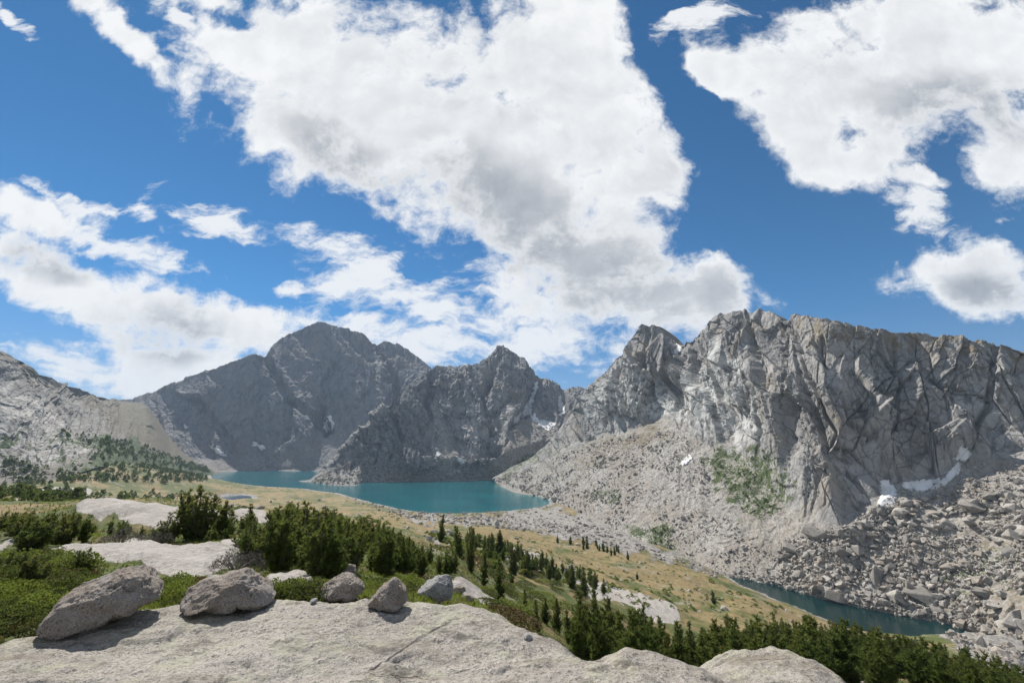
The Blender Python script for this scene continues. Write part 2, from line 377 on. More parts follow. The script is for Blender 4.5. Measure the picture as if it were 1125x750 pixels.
# ---- right massif: granite wall above talus
def right_massif():
    px = np.arange(540, 1330, 0.75)
    toe = zrail([(500, 521, -75), (540, 526.5, -75), (548, 533, -75), (565, 541, -75), (590, 545, -75), (604, 550, -75), (625, 557, -75), (650, 572, -77), (680, 585, -79), (720, 603, -81.5),
                 (760, 618, -84), (800, 632, -84.5), (850, 641, -84.5), (900, 656, -84.5), (960, 669, -84.5), (1040, 684, -84.6), (1075, 694, -84), (1125, 715, -82), (1200, 750, -80), (1330, 830, -78)])
    base = [(540, 526.2, 905), (560, 520, 850), (580, 515, 800), (600, 505, 760), (620, 492, 720), (650, 485, 680), (680, 474, 645), (700, 470, 628), (725, 459, 610), (745, 463, 560), (770, 485, 490),
            (800, 500, 440), (830, 520, 392), (860, 550, 347), (880, 570, 318), (905, 577, 303), (930, 578, 292), (945, 563, 300), (965, 552, 302), (980, 537, 308), (1050, 523, 296), (1062, 502, 300), (1125, 492, 286), (1250, 480, 262), (1330, 475, 250)]
    crest = [(540, 525.9, 912), (560, 514, 880), (580, 504, 860), (600, 490, 830), (620, 465, 800), (640, 437, 780), (650, 424, 770), (670, 401, 750), (690, 377, 725), (698, 364, 716), (703, 353, 712), (708, 356, 709), (712, 358, 707), (717, 353, 703), (724, 361, 699),
             (735, 369, 690), (745, 377, 680), (752, 375, 630), (775, 361, 560), (790, 351, 525), (802, 343, 508), (815, 340, 498), (830, 346, 480), (845, 341, 455), (870, 348, 410), (900, 348, 371), (920, 351, 362),
             (960, 360, 350), (1000, 365, 341), (1040, 369, 330), (1085, 377, 318), (1125, 379, 308), (1250, 386, 285), (1330, 395, 272)]
    r = [rail(q, px) for q in (toe, toe, base, crest)]; r[0] = r[0] + np.array([-2.5, -1.2, -9.0])
    SHEETS['right_toe'] = r[1]
    # wall is steeper low down, laid back near the top
    mid = r[2] * 0.42 + r[3] * 0.58
    out = np.array([-0.9, -0.43, 0.0])
    H = (r[3] - r[2])[:, 2:3]
    mid = mid + out * H * 0.05
    bk = np.array([0.86, 0.5, 0.0])
    b1 = r[3] + bk * 16 + [0, 0, -3]; b2 = r[3] + bk * 60 + [0, 0, -22]; b3 = r[3] + bk * 190 + [0, 0, -130]
    B, v = loft([r[0], r[1], r[2], mid, r[3], b1, b2, b3], [4, 230, 150, 150, 10, 10, 8])
    B = np.stack([blur(B[..., i], 2, 1) for i in range(3)], -1)
    X, Y = proj(B); N = normals(B, 5)
    V = np.broadcast_to(v[:, None], X.shape)
    row = int(np.argmin(abs(v - 3)))
    s, h = coords(B, row)
    sh = s + 0.35 * h
    # lower-angle buttress with ledges
    cliff = sstep(1.93, 2.06, V + 0.09 * fbm2(s / 26, h / 26, 4, 77)) 
    top = 1 - sstep(4.6, 5.6, V)
    wx = 3.2 * fbm2(s / 45, h / 60, 4, 5); wy = 3.2 * fbm2(s / 45 + 50, h / 60, 4, 6)
    f0, e0, _ = facets2((s + wx) / 58, (h + 0.5 * s + wy) / 105, 11)
    f1, e1, _ = facets2((sh + wx) / 24, (h + wy) / 42, 21)
    f2, e2, _ = facets2((s - 0.3 * h + 0.6 * wx) / 10.5, (h + 0.6 * wy) / 17, 31)
    f3, e3, _ = facets2((s + 0.4 * h + 0.3 * wx) / 4.4, h / 6.5, 41)
    butt = ridge2((s + wx) / 70 + 0.0016 * h, h / 330, 3, 51)
    det = 0.3 + 0.9 * sstep(-0.25, 0.4, fbm2(s / 42 + 0.01 * h, h / 55, 4, 99))
    d = 5 * butt + 24 * f0 + 14 * f1 + det * (5.0 * f2 + 1.9 * f3) - 6
    d -= 2.6 * sstep(0.035, 0, e1) + det * 1.5 * sstep(0.05, 0, e2) + 2.5 * sstep(0.018, 0, e0)
    d += 0.8 * det * fbm2(s / 9 + 0.02 * h, h / 40, 4, 62)
    f4, _, _ = facets2((s - 0.5 * h) / 2.0, h / 2.6, 45); d += det * (0.7 * f4 + 0.35 * fbm2(s / 3.2, h / 3.2, 3, 61))
    # named clefts (drawn on the sheet before displacement)
    for ln, w, dep in (([(745, 372), (748, 395), (742, 430), (738, 455)], 7, 16), ([(748, 370), (752, 385)], 9, 8),
                       ([(822, 345), (830, 375), (841, 410), (843, 450), (846, 480)], 7, 15), ([(868, 350), (880, 400), (905, 450), (935, 500), (962, 545)], 6, 10),
                       ([(1094, 378), (1090, 420), (1086, 445), (1074, 462), (1063, 498)], 9, 8), ([(712, 360), (708, 400), (700, 440)], 5, 8), ([(668, 405), (672, 440), (665, 475)], 5, 8),
                       ([(925, 430), (940, 460), (960, 480)], 6, 7), ([(985, 372), (990, 420), (985, 470)], 5, 6), ([(855, 442), (930, 446), (1000, 448)], 2.5, 3)):
        d -= 0.65 * dep * line_carve(X + 2 * fbm2(s / 12, h / 12, 3, 8), Y, ln, w * 0.65)
    # bulge of the buttress right of the green ledge
    amp = cliff * top * np.clip(np.interp(X, [545, 600, 640, 1330], [0.15, 0.35, 1, 1]), 0, 1)
    amp = amp * np.where(V > 4, np.clip(1 - (V - 4) * 0.4, 0, 1), 1)
    amp = amp * (0.35 + 0.65 * sstep(2.0, 2.45, V)) * (1 - 0.6 * sstep(3.5, 3.95, V))
    soft = soft_poly(X, Y, [(765, 495), (800, 485), (850, 490), (872, 520), (890, 575), (850, 600), (800, 560)], 12, 8)
    amp = amp * (1 - 0.45 * soft)
    D = B + N * (d * amp)[..., None]
    # broken skyline
    crestw = np.exp(-((V - 4) / 0.25) ** 2)
    kf, _, kr = facets2(s / 8, h * 0, 71); kf2, _, kr2 = facets2(s / 3.2, h * 0, 72)
    D[..., 2] += crestw * np.clip(amp, 0, 1) * (4.0 * kr - 2 + 2.0 * kr2)
    # talus roughness
    tal = (1 - cliff) * sstep(1.0, 1.12, V)
    tf, _, _ = facets2(B[..., 0] / 5, B[..., 1] / 5, 81)
    D += N * (tal * (2.2 * sstep(1.0, 1.5, V) * fbm2(s / 40, h / 16, 4, 91) + 1.1 * tf + 0.5))[..., None] 
    z = np.zeros(X.shape + (4,))
    z[..., 3] = 1 - cliff
    veg = 0.62 * soft_poly(X, Y, [(770, 500), (800, 490), (850, 495), (872, 520), (868, 560), (830, 585), (790, 545)], 14, 14)
    veg = np.maximum(veg, 0.55 * soft_poly(X, Y, [(640, 540), (685, 535), (680, 552), (645, 556)], 8, 8))
    veg = np.maximum(veg, 0.62 * soft_poly(X, Y, [(690, 575), (740, 575), (745, 608), (720, 612), (690, 596)], 7, 10))
    veg = np.maximum(veg, 0.45 * soft_poly(X, Y, [(1010, 630), (1125, 590), (1135, 640), (1060, 655), (1030, 668)], 10, 12))
    veg = np.maximum(veg, 0.55 * soft_poly(X, Y, [(540, 520), (565, 500), (600, 490), (605, 500), (575, 515), (560, 528)], 6, 6))
    veg = np.maximum(veg, 0.40 * soft_poly(X, Y, [(595, 490), (680, 470), (690, 478), (600, 505)], 8, 8))
    z[..., 0] = veg
    tan = 0.55 * soft_poly(X, Y, [(690, 470), (722, 458), (745, 466), (740, 490), (690, 500), (640, 520), (610, 520)], 14, 12)
    tan = np.maximum(tan, 0.5 * soft_poly(X, Y, [(760, 360), (1330, 330), (1330, 395), (1125, 392), (1000, 385), (860, 366), (800, 364)], 9, 12) * cliff)
    tan = np.maximum(tan, 0.42 * soft_poly(X, Y, [(920, 620), (1125, 570), (1135, 720), (1000, 668)], 14, 12))
    tan = np.maximum(tan, 0.8 * sstep(4.1, 4.5, V))
    z[..., 1] = tan
    z[..., 2] = 0.9 * soft_poly(X, Y, [(650, 430), (690, 400), (735, 430), (790, 380), (830, 400), (838, 480), (800, 490), (760, 470), (700, 455), (650, 480)], 14, 14) * cliff
    SHEETS['right'] = (D, X, Y, N, V)
    mat = rock_mat('granite_wall', [(0.255, 0.246, 0.235), (0.35, 0.337, 0.317), (0.165, 0.160, 0.157), (0.40, 0.378, 0.346)], 1.0, streak=0.78, bumpd=0.8, scree=(0.33, 0.31, 0.28))
    return build_sheet('mountain', D, z, mat, 'long fractured granite wall with boulder talus rising above the dark green pond')
right_massif()

# ---- middle peak beyond the lake
def middle_peak():
    px = np.arange(318, 730, 0.8)
    toe = zrail([(318, 531, -77), (340, 530, -76), (350, 531, -75.3), (360, 532.5, -75.2), (380, 533.5, -75.2), (393, 533, -75.2), (400, 530, -75.2), (450, 528, -75.2), (500, 528, -75.2), (540, 526.5, -75.2)]) + [(560, 523, 945), (600, 514, 960), (640, 508, 980), (730, 503, 1000)]
    under = [(a, b + 4, Y * 0.97) for a, b, Y in toe]
    lowr = [(318, 530.5, 905), (340, 529, 905), (352, 522, 905), (370, 517, 905), (395, 510, 925), (430, 508, 930), (470, 505, 935), (500, 503, 940), (530, 505, 945), (560, 495, 960), (600, 483, 990), (640, 478, 1010), (730, 470, 1040)]
    shoulder = [(318, 530, 915), (340, 528, 915), (350, 520, 920), (368, 503, 935), (380, 490, 945), (400, 471, 965), (420, 452, 990), (440, 440, 1020), (470, 438, 1060), (500, 438, 1080), (530, 432, 1080), (560, 440, 1080), (580, 452, 1085), (600, 458, 1090), (640, 450, 1100), (730, 440, 1100)]
    crest = [(318, 529, 925), (340, 527, 925), (349, 519, 930), (367, 500, 950), (380, 486, 965), (400, 467, 990), (420, 447, 1020), (440, 431, 1060), (455, 419, 1090), (468, 411, 1120), (478, 404, 1150), (492, 403, 1175), (510, 403, 1190), (525, 399, 1205), (537, 393, 1212), (546, 383, 1220),
             (556, 381, 1220), (566, 391, 1220), (578, 399, 1215), (592, 408, 1210), (605, 418, 1205), (614, 424, 1200), (622, 427, 1190), (632, 423, 1185), (645, 425, 1180), (690, 440, 1170), (730, 450, 1160)]
    r = [rail(q, px) for q in (under, toe, lowr, shoulder, crest)]
    b1 = r[4] + np.array([0.15, 30, -6]); b2 = r[4] + np.array([10, 190, -120.]); b3 = r[4] + np.array([10, 420, -400.])
    B, v = loft(r + [b1, b2, b3], [4, 60, 110, 110, 8, 8, 8])
    B = np.stack([blur(B[..., i], 3, 1) for i in range(3)], -1)
    X, Y = proj(B); N = normals(B, 5); V = np.broadcast_to(v[:, None], X.shape)
    s, h = coords(B, int(np.argmin(abs(v - 3))))
    wx = 8 * fbm2(s / 90, h / 90, 4, 105); wy = 8 * fbm2(s / 90 + 50, h / 90, 4, 106)
    f0, e0, _ = facets2((s + wx + 0.4 * h) / 105, (h + wy) / 140, 111)
    f1, e1, _ = facets2((s + wx - 0.5 * h) / 44, (h + wy) / 60, 121)
    f2, e2, _ = facets2((s + 0.5 * h + .5 * wx) / 18, (h + .5 * wy) / 24, 131)
    f3, e3, _ = facets2(s / 7.5, h / 9, 141)
    d = 16 * ridge2((s + wx) / 120 + 0.002 * h, h / 400, 3, 151) * 0.7 + 26 * f0 + 15 * f1 + 7 * f2 + 3.2 * f3 - 6 + 1.8 * fbm2(s / 7, h / 7, 4, 161)
    d -= 2 * sstep(0.05, 0, e1) + 1.2 * sstep(0.06, 0, e2)
    rocky = sstep(1.35, 1.9, V + 0.35 * fbm2(s / 60, h / 60, 4, 170)) 
    fan = np.maximum(soft_poly(X, Y, [(572, 458), (592, 452), (612, 470), (640, 480), (640, 515), (560, 520), (545, 500)], 6, 5),
                     soft_poly(X, Y, [(470, 440), (480, 440), (500, 490), (515, 512), (470, 512), (476, 480)], 5, 6))
    rocky = rocky * (1 - fan)
    for ln, w, dep in (([(594, 407), (588, 430), (578, 452), (565, 468)], 9, 34), ([(578, 452), (600, 468)], 7, 16), ([(618, 426), (614, 450)], 6, 24), ([(475, 412), (470, 445), (485, 490), (500, 512)], 8, 24), ([(430, 445), (440, 480), (445, 505)], 7, 15), ([(530, 470), (545, 505), (548, 522)], 7, 18), ([(548, 395), (530, 430), (540, 470)], 6, 16)):
        d -= dep * line_carve(X + 3 * fbm2(s / 30, h / 30, 3, 8), Y, ln, w)
    amp = np.where(V > 4, np.clip(1 - (V - 4) * 0.4, 0, 1), 1) * (0.12 + 0.88 * rocky) * sstep(1.0, 1.2, V) * np.interp(X, [318, 350, 400], [0.05, 0.2, 1]) * (1 - 0.6 * sstep(3.4, 3.95, V))
    D = B + N * (d * amp)[..., None]
    crestw = np.exp(-((V - 4) / 0.25) ** 2)
    _, _, kr = facets2(s / 16, h * 0, 171); _, _, kr2 = facets2(s / 6, h * 0, 172)
    D[..., 2] += crestw * np.interp(X, [318, 380, 420], [0, 0.2, 1]) * (9 * kr - 4.5 + 4 * kr2)
    z = np.zeros(X.shape + (4,)); z[..., 3] = 1 - rocky
    z[..., 0] = np.maximum(0.55 * soft_poly(X, Y, [(545, 518), (575, 500), (600, 492), (605, 503), (570, 525)], 5, 6), 0.30 * soft_poly(X, Y, [(340, 522), (545, 505), (545, 530), (340, 536)], 5, 5))
    z[..., 1] = 0.35 * soft_poly(X, Y, [(560, 455), (640, 470), (640, 500), (550, 500)], 10, 8)
    z[..., 2] = 0.5 * soft_poly(X, Y, [(500, 440), (560, 440), (560, 480), (500, 500)], 10, 10)
    SHEETS['middle'] = (D, X, Y, N, V)
    mat = rock_mat('cloud_shaded_rock', [(0.19, 0.186, 0.182), (0.30, 0.29, 0.278), (0.115, 0.113, 0.113), (0.34, 0.327, 0.307)], 0.5, bumpd=2.6, scree=(0.29, 0.277, 0.257), streak=0.35)  # rock colours darkened to stand in for cloud shadow on this peak
    return build_sheet('mountain', D, z, mat, 'dark jagged peak with a snow gully standing behind the turquoise lake')
middle_peak()

# ---- far headwall
def far_peak():
    px = np.arange(96, 600, 0.8)
    toe = zrail([(96, 519, -74), (230, 518, -74.5), (290, 516.3, -74.8), (345, 517, -74.8), (400, 517, -74), (600, 517, -74)])
    under = [(a, b + 3, Y * 0.975) for a, b, Y in toe]
    apron = [(96, 512, 1240), (200, 506, 1260), (230, 503, 1270), (270, 503, 1280), (310, 500, 1290), (335, 488, 1300), (360, 478, 1330), (385, 484, 1330), (430, 486, 1330), (600, 486, 1330)]
    mid = [(96, 470, 1380), (165, 470, 1370), (230, 455, 1380), (277, 440, 1375), (310, 440, 1410), (345, 430, 1430), (400, 430, 1440), (476, 440, 1440), (600, 450, 1440)]
    crest = [(96, 434, 1500), (130, 440, 1480), (150, 437, 1480), (165, 432, 1480), (200, 418, 1480), (240, 402, 1470), (262, 396, 1460), (277, 390, 1450), (290, 393, 1500), (300, 380, 1560), (311, 370, 1580), (322, 363, 1590), (338, 357, 1598), (345, 354, 1600), (353, 353, 1600), (362, 356, 1605), (385, 362, 1610), (398, 367, 1610),
             (408, 375, 1610), (414, 377, 1600), (423, 372, 1590), (440, 380, 1590), (455, 389, 1590), (466, 398, 1590), (476, 408, 1590), (520, 430, 1590), (600, 455, 1580)]
    r = [rail(q, px) for q in (under, toe, apron, mid, crest)]
    b1 = r[4] + np.array([0.1, 40, -6]); b2 = r[4] + np.array([0, 260, -160.]); b3 = r[4] + np.array([0, 600, -600.])
    B, v = loft(r + [b1, b2, b3], [4, 36, 90, 150, 8, 8, 8])
    B = np.stack([blur(B[..., i], 3, 1) for i in range(3)], -1)
    X, Y = proj(B); N = normals(B, 5); V = np.broadcast_to(v[:, None], X.shape)
    s, h = coords(B, int(np.argmin(abs(v - 3))))
    wx = 22 * fbm2(s / 120, h / 120, 4, 205); wy = 22 * fbm2(s / 120 + 50, h / 120, 4, 206)
    f0, e0, _ = facets2((s + wx + 0.3 * h) / 150, (h + wy) / 330, 211)
    f1, e1, _ = facets2((s + wx - 0.2 * h) / 62, (h + wy) / 150, 221)
    f2, e2, _ = facets2((s + 0.25 * h + .5 * wx) / 24, (h + .5 * wy) / 55, 231)
    f3, e3, _ = facets2(s / 9, h / 15, 241)
    d = 16 * ridge2((s + wx) / 130 + 0.0012 * h, h / 900, 4, 251) * 0.6 + 22 * f0 + 9 * f1 + 3.6 * f2 + 1.5 * f3 + 1.0 * fbm2(s / 9, h / 9, 4, 261) - 5
    for ln, w, dep in (([(292, 396), (305, 415), (318, 440), (319, 465), (316, 480)], 8, 18), ([(318, 440), (345, 460), (362, 470)], 7, 26), ([(352, 445), (358, 475)], 5, 22), ([(412, 378), (430, 410), (440, 440)], 7, 20), ([(215, 440), (240, 470), (262, 500)], 8, 14)):
        d -= dep * line_carve(X + 3 * fbm2(s / 30, h / 30, 3, 8), Y, ln, w)
    amp = np.where(V > 4, np.clip(1 - (V - 4) * 0.4, 0, 1), 1) * (0.25 + 0.75 * sstep(1.7, 2.2, V)) * sstep(1.0, 1.2, V) * (1 - 0.7 * sstep(3.4, 3.95, V))
    D = B + N * (d * amp)[..., None]
    crestw = np.exp(-((V - 4) / 0.25) ** 2)
    _, _, kr = facets2(s / 26, h * 0, 271); _, _, kr2 = facets2(s / 9, h * 0, 272)
    D[..., 2] += crestw * (7 * kr - 3.5 + 4 * kr2)
    z = np.zeros(X.shape + (4,)); z[..., 3] = 0.8 * (1 - sstep(1.7, 2.2, V + 0.4 * fbm2(s / 80, h / 80, 4, 280)))
    z[..., 2] = 0.6 * soft_poly(X, Y, [(335, 485), (365, 474), (400, 484), (400, 498), (330, 500)], 5, 5)
    SHEETS['far'] = (D, X, Y, N, V)
    mat = rock_mat('blue_grey_headwall', [(0.205, 0.203, 0.205), (0.255, 0.25, 0.25), (0.16, 0.158, 0.163), (0.28, 0.27, 0.26)], 0.4, bumpd=3.0, scree=(0.27, 0.26, 0.25), streak=0.45, crack=0.25)  # cloud shade over the headwall is put into this darker rock colour
    return build_sheet('mountain', D, z, mat, 'tall dark grey headwall peak standing behind the far end of the lake')
far_peak()

# ---- left slope: slabs and scree rising to the pass
def left_slope():
    px = np.arange(-420, 262, 0.9)
    toe = [(-420, 560, 330), (-200, 545, 380), (0, 527, 440), (60, 518, 480), (110, 503, 560), (140, 505, 680), (180, 512, 860), (215, 517, 1040), (235, 519.5, 1120), (262, 521, 1200)]
    under = [(a, b + 12, Y * 0.93) for a, b, Y in toe]
    crest = [(-420, 200, 430), (-200, 290, 510), (-60, 353, 590), (0, 379, 640), (8, 386, 650), (15, 394, 660), (40, 410, 740), (62, 419, 840), (80, 426, 930), (105, 435, 1080), (130, 440.5, 1280), (150, 441, 1350), (160, 444, 1340), (172, 460, 1310), (185, 480, 1270), (200, 496, 1240), (215, 507, 1215), (235, 516.5, 1190), (262, 520, 1220)]
    r = [rail(q, px) for q in (under, toe, crest)]
    mid = 0.5 * r[1] + 0.5 * r[2] + np.interp(px, [0, 100, 160, 262], [4, -6, -14, -3])[:, None] * np.array([-0.3, -0.6, 1.0])
    b1 = r[2] + np.array([-20., 40, -6]); b2 = r[2] + np.array([-60, 220, -150.]); b3 = r[2] + np.array([-100., 400, -420.])
    B, v = loft([r[0], r[1], mid, r[2], b1, b2, b3], [4, 110, 120, 8, 8, 8])
    B = np.stack([blur(B[..., i], 3, 1) for i in range(3)], -1)
    X, Y = proj(B); N = normals(B, 5); V = np.broadcast_to(v[:, None], X.shape)
    s, h = coords(B, int(np.argmin(abs(v - 2))))
    wx = 12 * fbm2(s / 60, h / 50, 4, 305); wy = 12 * fbm2(s / 60 + 50, h / 50, 4, 306)
    f0, e0, _ = facets2((s + 2 * wx + 0.6 * h) / 80, (h + 2 * wy - 0.15 * s) / 50, 311)
    f1, e1, _ = facets2((s + 2 * wx + 0.8 * h) / 30, (h + 2 * wy - 0.2 * s) / 22, 321)
    f2, e2, _ = facets2((s + wx - 0.5 * h) / 11, (h + wy) / 9, 331)
    slab = sstep(185, 70, X + 40 * fbm2(s / 50, h / 50, 4, 340) + np.clip((Y - 430) * 0.25, -20, 40) * 0) * sstep(1.02, 1.2, V)
    det = 0.2 + 0.9 * sstep(-0.2, 0.4, fbm2(s / 60, h / 40, 4, 399))
    d = 7 * f0 + 3.4 * f1 + 1.4 * det * f2 + 7 * fbm2(s / 90, h / 60, 3, 351) + 0.4 * fbm2(s / 5, h / 5, 4, 361) - 1.6 * sstep(0.05, 0, e1) - 0.8 * sstep(0.05, 0, e2)
    amp = (0.12 + 0.88 * slab) * np.where(V > 3, np.clip(1 - (V - 3) * 0.4, 0, 1), 1) * sstep(1.0, 1.15, V)
    D = B + N * (d * amp)[..., None]
    z = np.zeros(X.shape + (4,))
    z[..., 3] = (1 - slab) * 0.9
    z[..., 2] = 0.9 * soft_poly(X, Y, [(-420, 380), (0, 415), (60, 450), (112, 490), (100, 512), (0, 540), (-420, 580)], 10, 14)
    tan = 0.62 * soft_poly(X, Y, [(60, 415), (110, 430), (160, 435), (200, 480), (240, 515), (235, 524), (180, 512), (130, 480), (90, 440)], 8, 9)
    z[..., 1] = np.maximum(tan, 0.5 * soft_poly(X, Y, [(-300, 200), (0, 370), (130, 440), (100, 450), (0, 405), (-300, 280)], 8, 10))
    veg = 0.72 * soft_poly(X, Y, [(110, 480), (140, 480), (180, 496), (235, 514), (238, 530), (60, 540), (100, 505)], 6, 10)
    veg = np.maximum(veg, 0.62 * soft_poly(X, Y, [(60, 470), (120, 485), (175, 500), (170, 508), (110, 495), (60, 482)], 4, 10))
    veg = np.maximum(veg, (0.30 + 0.42 * sstep(0.10, 0.0, e0) + 0.2 * fbm2(s / 30, h / 14, 4, 377)) * soft_poly(X, Y, [(-300, 455), (40, 470), (110, 490), (100, 515), (-300, 560)], 8, 14))
    veg = np.maximum(veg, 0.34 * soft_poly(X, Y, [(120, 440), (160, 442), (180, 475), (150, 478)], 6, 8))
    z[..., 0] = veg
    SHEETS['left'] = (D, X, Y, N, V)
    mat = rock_mat('pale_slab_granite', [(0.195, 0.185, 0.17), (0.275, 0.262, 0.242), (0.125, 0.119, 0.11), (0.30, 0.285, 0.26)], 0.8, bumpd=1.3, scree=(0.165, 0.15, 0.125), tan=(0.145, 0.122, 0.08), veg=(0.05, 0.075, 0.02), streak=0.3)
    return build_sheet('mountain', D, z, mat, 'pale granite slab mountainside sloping down to the grassy pass')
left_slope()

# ------------------------------------------------------------------ ground sheet
def tps_fit(C, val, lam=1e-3):
    n = len(C); r2 = ((C[:, None] - C[None]) ** 2).sum(-1); K = 0.5 * r2 * np.log(r2 + 1e-12) + lam * np.eye(n)
    Pm = np.concatenate([np.ones((n, 1)), C], 1); A = np.block([[K, Pm], [Pm.T, np.zeros((3, 3))]])
    return C, np.linalg.solve(A, np.concatenate([val, np.zeros(3)]))
def tps_eval(fit, q):
    C, w = fit; out = w[len(C)] + q[:, 0] * w[-2] + q[:, 1] * w[-1]
    for i in range(len(C)):
        r2 = ((q - C[i]) ** 2).sum(-1); out = out + w[i] * 0.5 * r2 * np.log(r2 + 1e-12)
    return out
GP = [  # photo column, photo row, depth
    (-300, 760, 3.5), (-100, 700, 4.6), (0, 690, 4.8), (60, 650, 7.2), (0, 625, 9.5), (-150, 620, 10), (-300, 625, 10),
    (150, 632, 9.3), (250, 634, 9.3), (60, 606, 12.5), (150, 600, 13.5), (255, 606, 13), (0, 600, 14), (-200, 590, 16), (-400, 580, 18),
    (200, 583, 21), (100, 580, 22), (290, 583, 21), (200, 558, 31), (100, 555, 31), (300, 574, 28), (0, 575, 26), (-200, 560, 32), (-400, 550, 40),
    (0, 556, 70), (100, 558, 90), (0, 545, 200), (100, 552, 230), (-200, 540, 200), (-400, 545, 150), (-400, 560, 330), (-200, 548, 380), (0, 532, 430), (100, 531, 440), (60, 522, 480),
    (100, 506, 560), (140, 508, 680), (170, 542, 520), (180, 516, 850), (215, 521, 1000), (235, 523, 1090), (200, 540, 560), (170, 550, 350), (230, 558, 300), (260, 556, 440), (310, 553, 470), (300, 560, 300),
    (250, 560, 120), (320, 568, 90), (360, 570, 70),
    (300, 660, 5.2), (300, 640, 9), (400, 645, 9), (420, 660, 5.6), (460, 655, 7.5), (500, 662, 6.5), (350, 615, 17), (400, 600, 24), (330, 590, 26), (400, 583, 42), (300, 578, 40), (460, 600, 40), (500, 625, 28), (470, 640, 14),
    (430, 577, 200), (400, 565, 330), (440, 568, 400), (350, 552, 560), (480, 570, 400), (500, 575, 300), (480, 583, 150), (540, 640, 32), (540, 655, 24), (520, 662, 12), (555, 680, 16), (590, 705, 16), (550, 610, 100), (520, 600, 110),
    (560, 583, 300), (600, 590, 300), (560, 572, 400), (620, 602, 260), (640, 585, 360), (700, 612, 285), (760, 634, 250), (800, 642, 240), (800, 660, 200), (850, 678, 190), (620, 640, 130), (570, 620, 112), (580, 650, 60), (650, 660, 85),
    (640, 690, 48), (650, 725, 30), (600, 695, 28), (700, 662, 130), (700, 690, 85), (740, 720, 50), (780, 700, 110), (800, 730, 55), (850, 695, 130), (900, 735, 70), (890, 688, 190), (950, 720, 110), (1000, 712, 150), (1000, 748, 85), (1080, 725, 140), (1125, 735, 125), (1125, 770, 70), (1300, 850, 75),
    (650, 750, 7), (750, 762, 7), (850, 765, 6.5), (950, 775, 8), (1125, 800, 16), (1400, 900, 20), (300, 800, 2.5), (560, 800, 2.5), (560, 700, 5), (850, 820, 3), (0, 800, 2.8),
    (900, 725, 60), (806, 639, 284),(822, 646, 275), (850, 658, 256), (880, 670, 240), (905, 680, 228), (950, 699, 207), (830, 668, 190), (800, 650, 235), (1400, 960, 120), (1300, 830, 160), (1125, 712, 190),
]
_c, _v = [], []
for a, b, Y in GP:
    q = P(a, b, Y); rr = math.hypot(q[0], q[1]); _c.append((math.atan2(q[0], q[1]), math.log(rr) * 0.35)); _v.append(q[2] / rr)
# far floor
for az in (-1.3, -0.9, -0.6, -0.3, -0.1, 0.1, 0.3, 0.6, 0.9, 1.3):
    for rr in (1500, 3200):
        _c.append((az, math.log(rr) * 0.35)); _v.append(-84 / rr)
    if az in (-1.3, 1.3): _c.append((az, math.log(5) * .35)); _v.append(-2.3 / 5); _c.append((az, math.log(60) * .35)); _v.append(-0.2 if az < 0 else -0.5)
for q_ in [(300, 525, -81), (450, 543, -80), (550, 545, -80), (600, 570, -79)]:
    q = Pz(*q_); rr = math.hypot(q[0], q[1]); _c.append((math.atan2(q[0], q[1]), math.log(rr) * 0.35)); _v.append(q[2] / rr)
FIT = tps_fit(np.array(_c), np.array(_v))

def poly_xy(pts, z):
    return np.array([Pz(a, b, z)[:2] for a, b in pts])
LAKE = poly_xy([(231, 519), (250, 517.6), (290, 516), (345, 515.5), (420, 515), (420, 524), (560, 524), (600, 532), (640, 545), (604, 551.5), (600, 555), (585, 558), (560, 560.5), (530, 562.5), (500, 563.8), (470, 563), (445, 560), (430, 556.5), (400, 549.5), (372, 541.5), (350, 539), (335, 536.5), (290, 534), (262, 531), (237, 529.5), (233, 525)], Z_LAKE)
POND = poly_xy([(796, 630), (812, 622), (850, 628), (900, 640), (960, 653), (1040, 668), (1090, 680), (1070, 692), (1050, 697), (1020, 703), (985, 704), (950, 698), (925, 688), (905, 679), (880, 669), (850, 657), (822, 645), (806, 638)], Z_POND)
TARN = poly_xy([(232, 550.5), (238, 547), (250, 544.5), (265, 543.5), (276, 545), (277, 548), (268, 550.5), (255, 552), (238, 552.5)], -70.0)
def sdf_xy(x, y, poly):
    return np.where(inpoly(x, y, poly), -1, 1) * dist_line(x, y, list(poly) + [poly[0]])

NR_, NC_ = 620, 1500
AZ = np.linspace(-1.2, 1.2, NC_); LR = np.linspace(math.log(1.6), math.log(3400), NR_)
azg, lrg = np.meshgrid(AZ, LR); rg = np.exp(lrg)
tc = tps_eval(FIT, np.stack([azg[::4, ::5].ravel(), lrg[::4, ::5].ravel() * 0.35], -1)).reshape(azg[::4, ::5].shape)
# bilinear upsample of the smooth base
def up(a, n0, n1, s0, s1):
    i = np.minimum(np.arange(n0) / s0, a.shape[0] - 1.001); j = np.minimum(np.arange(n1) / s1, a.shape[1] - 1.001)
    i0, j0 = i.astype(int), j.astype(int); fi, fj = (i - i0)[:, None], (j - j0)[None]
    return (a[i0][:, j0] * (1 - fi) * (1 - fj) + a[i0 + 1][:, j0] * fi * (1 - fj) + a[i0][:, j0 + 1] * (1 - fi) * fj + a[i0 + 1][:, j0 + 1] * fi * fj)
GX, GY = rg * np.sin(azg), rg * np.cos(azg)
GZ = up(tc, NR_, NC_, 4, 5) * rg
GPX, GPY = proj(np.stack([GX, GY, GZ], -1))
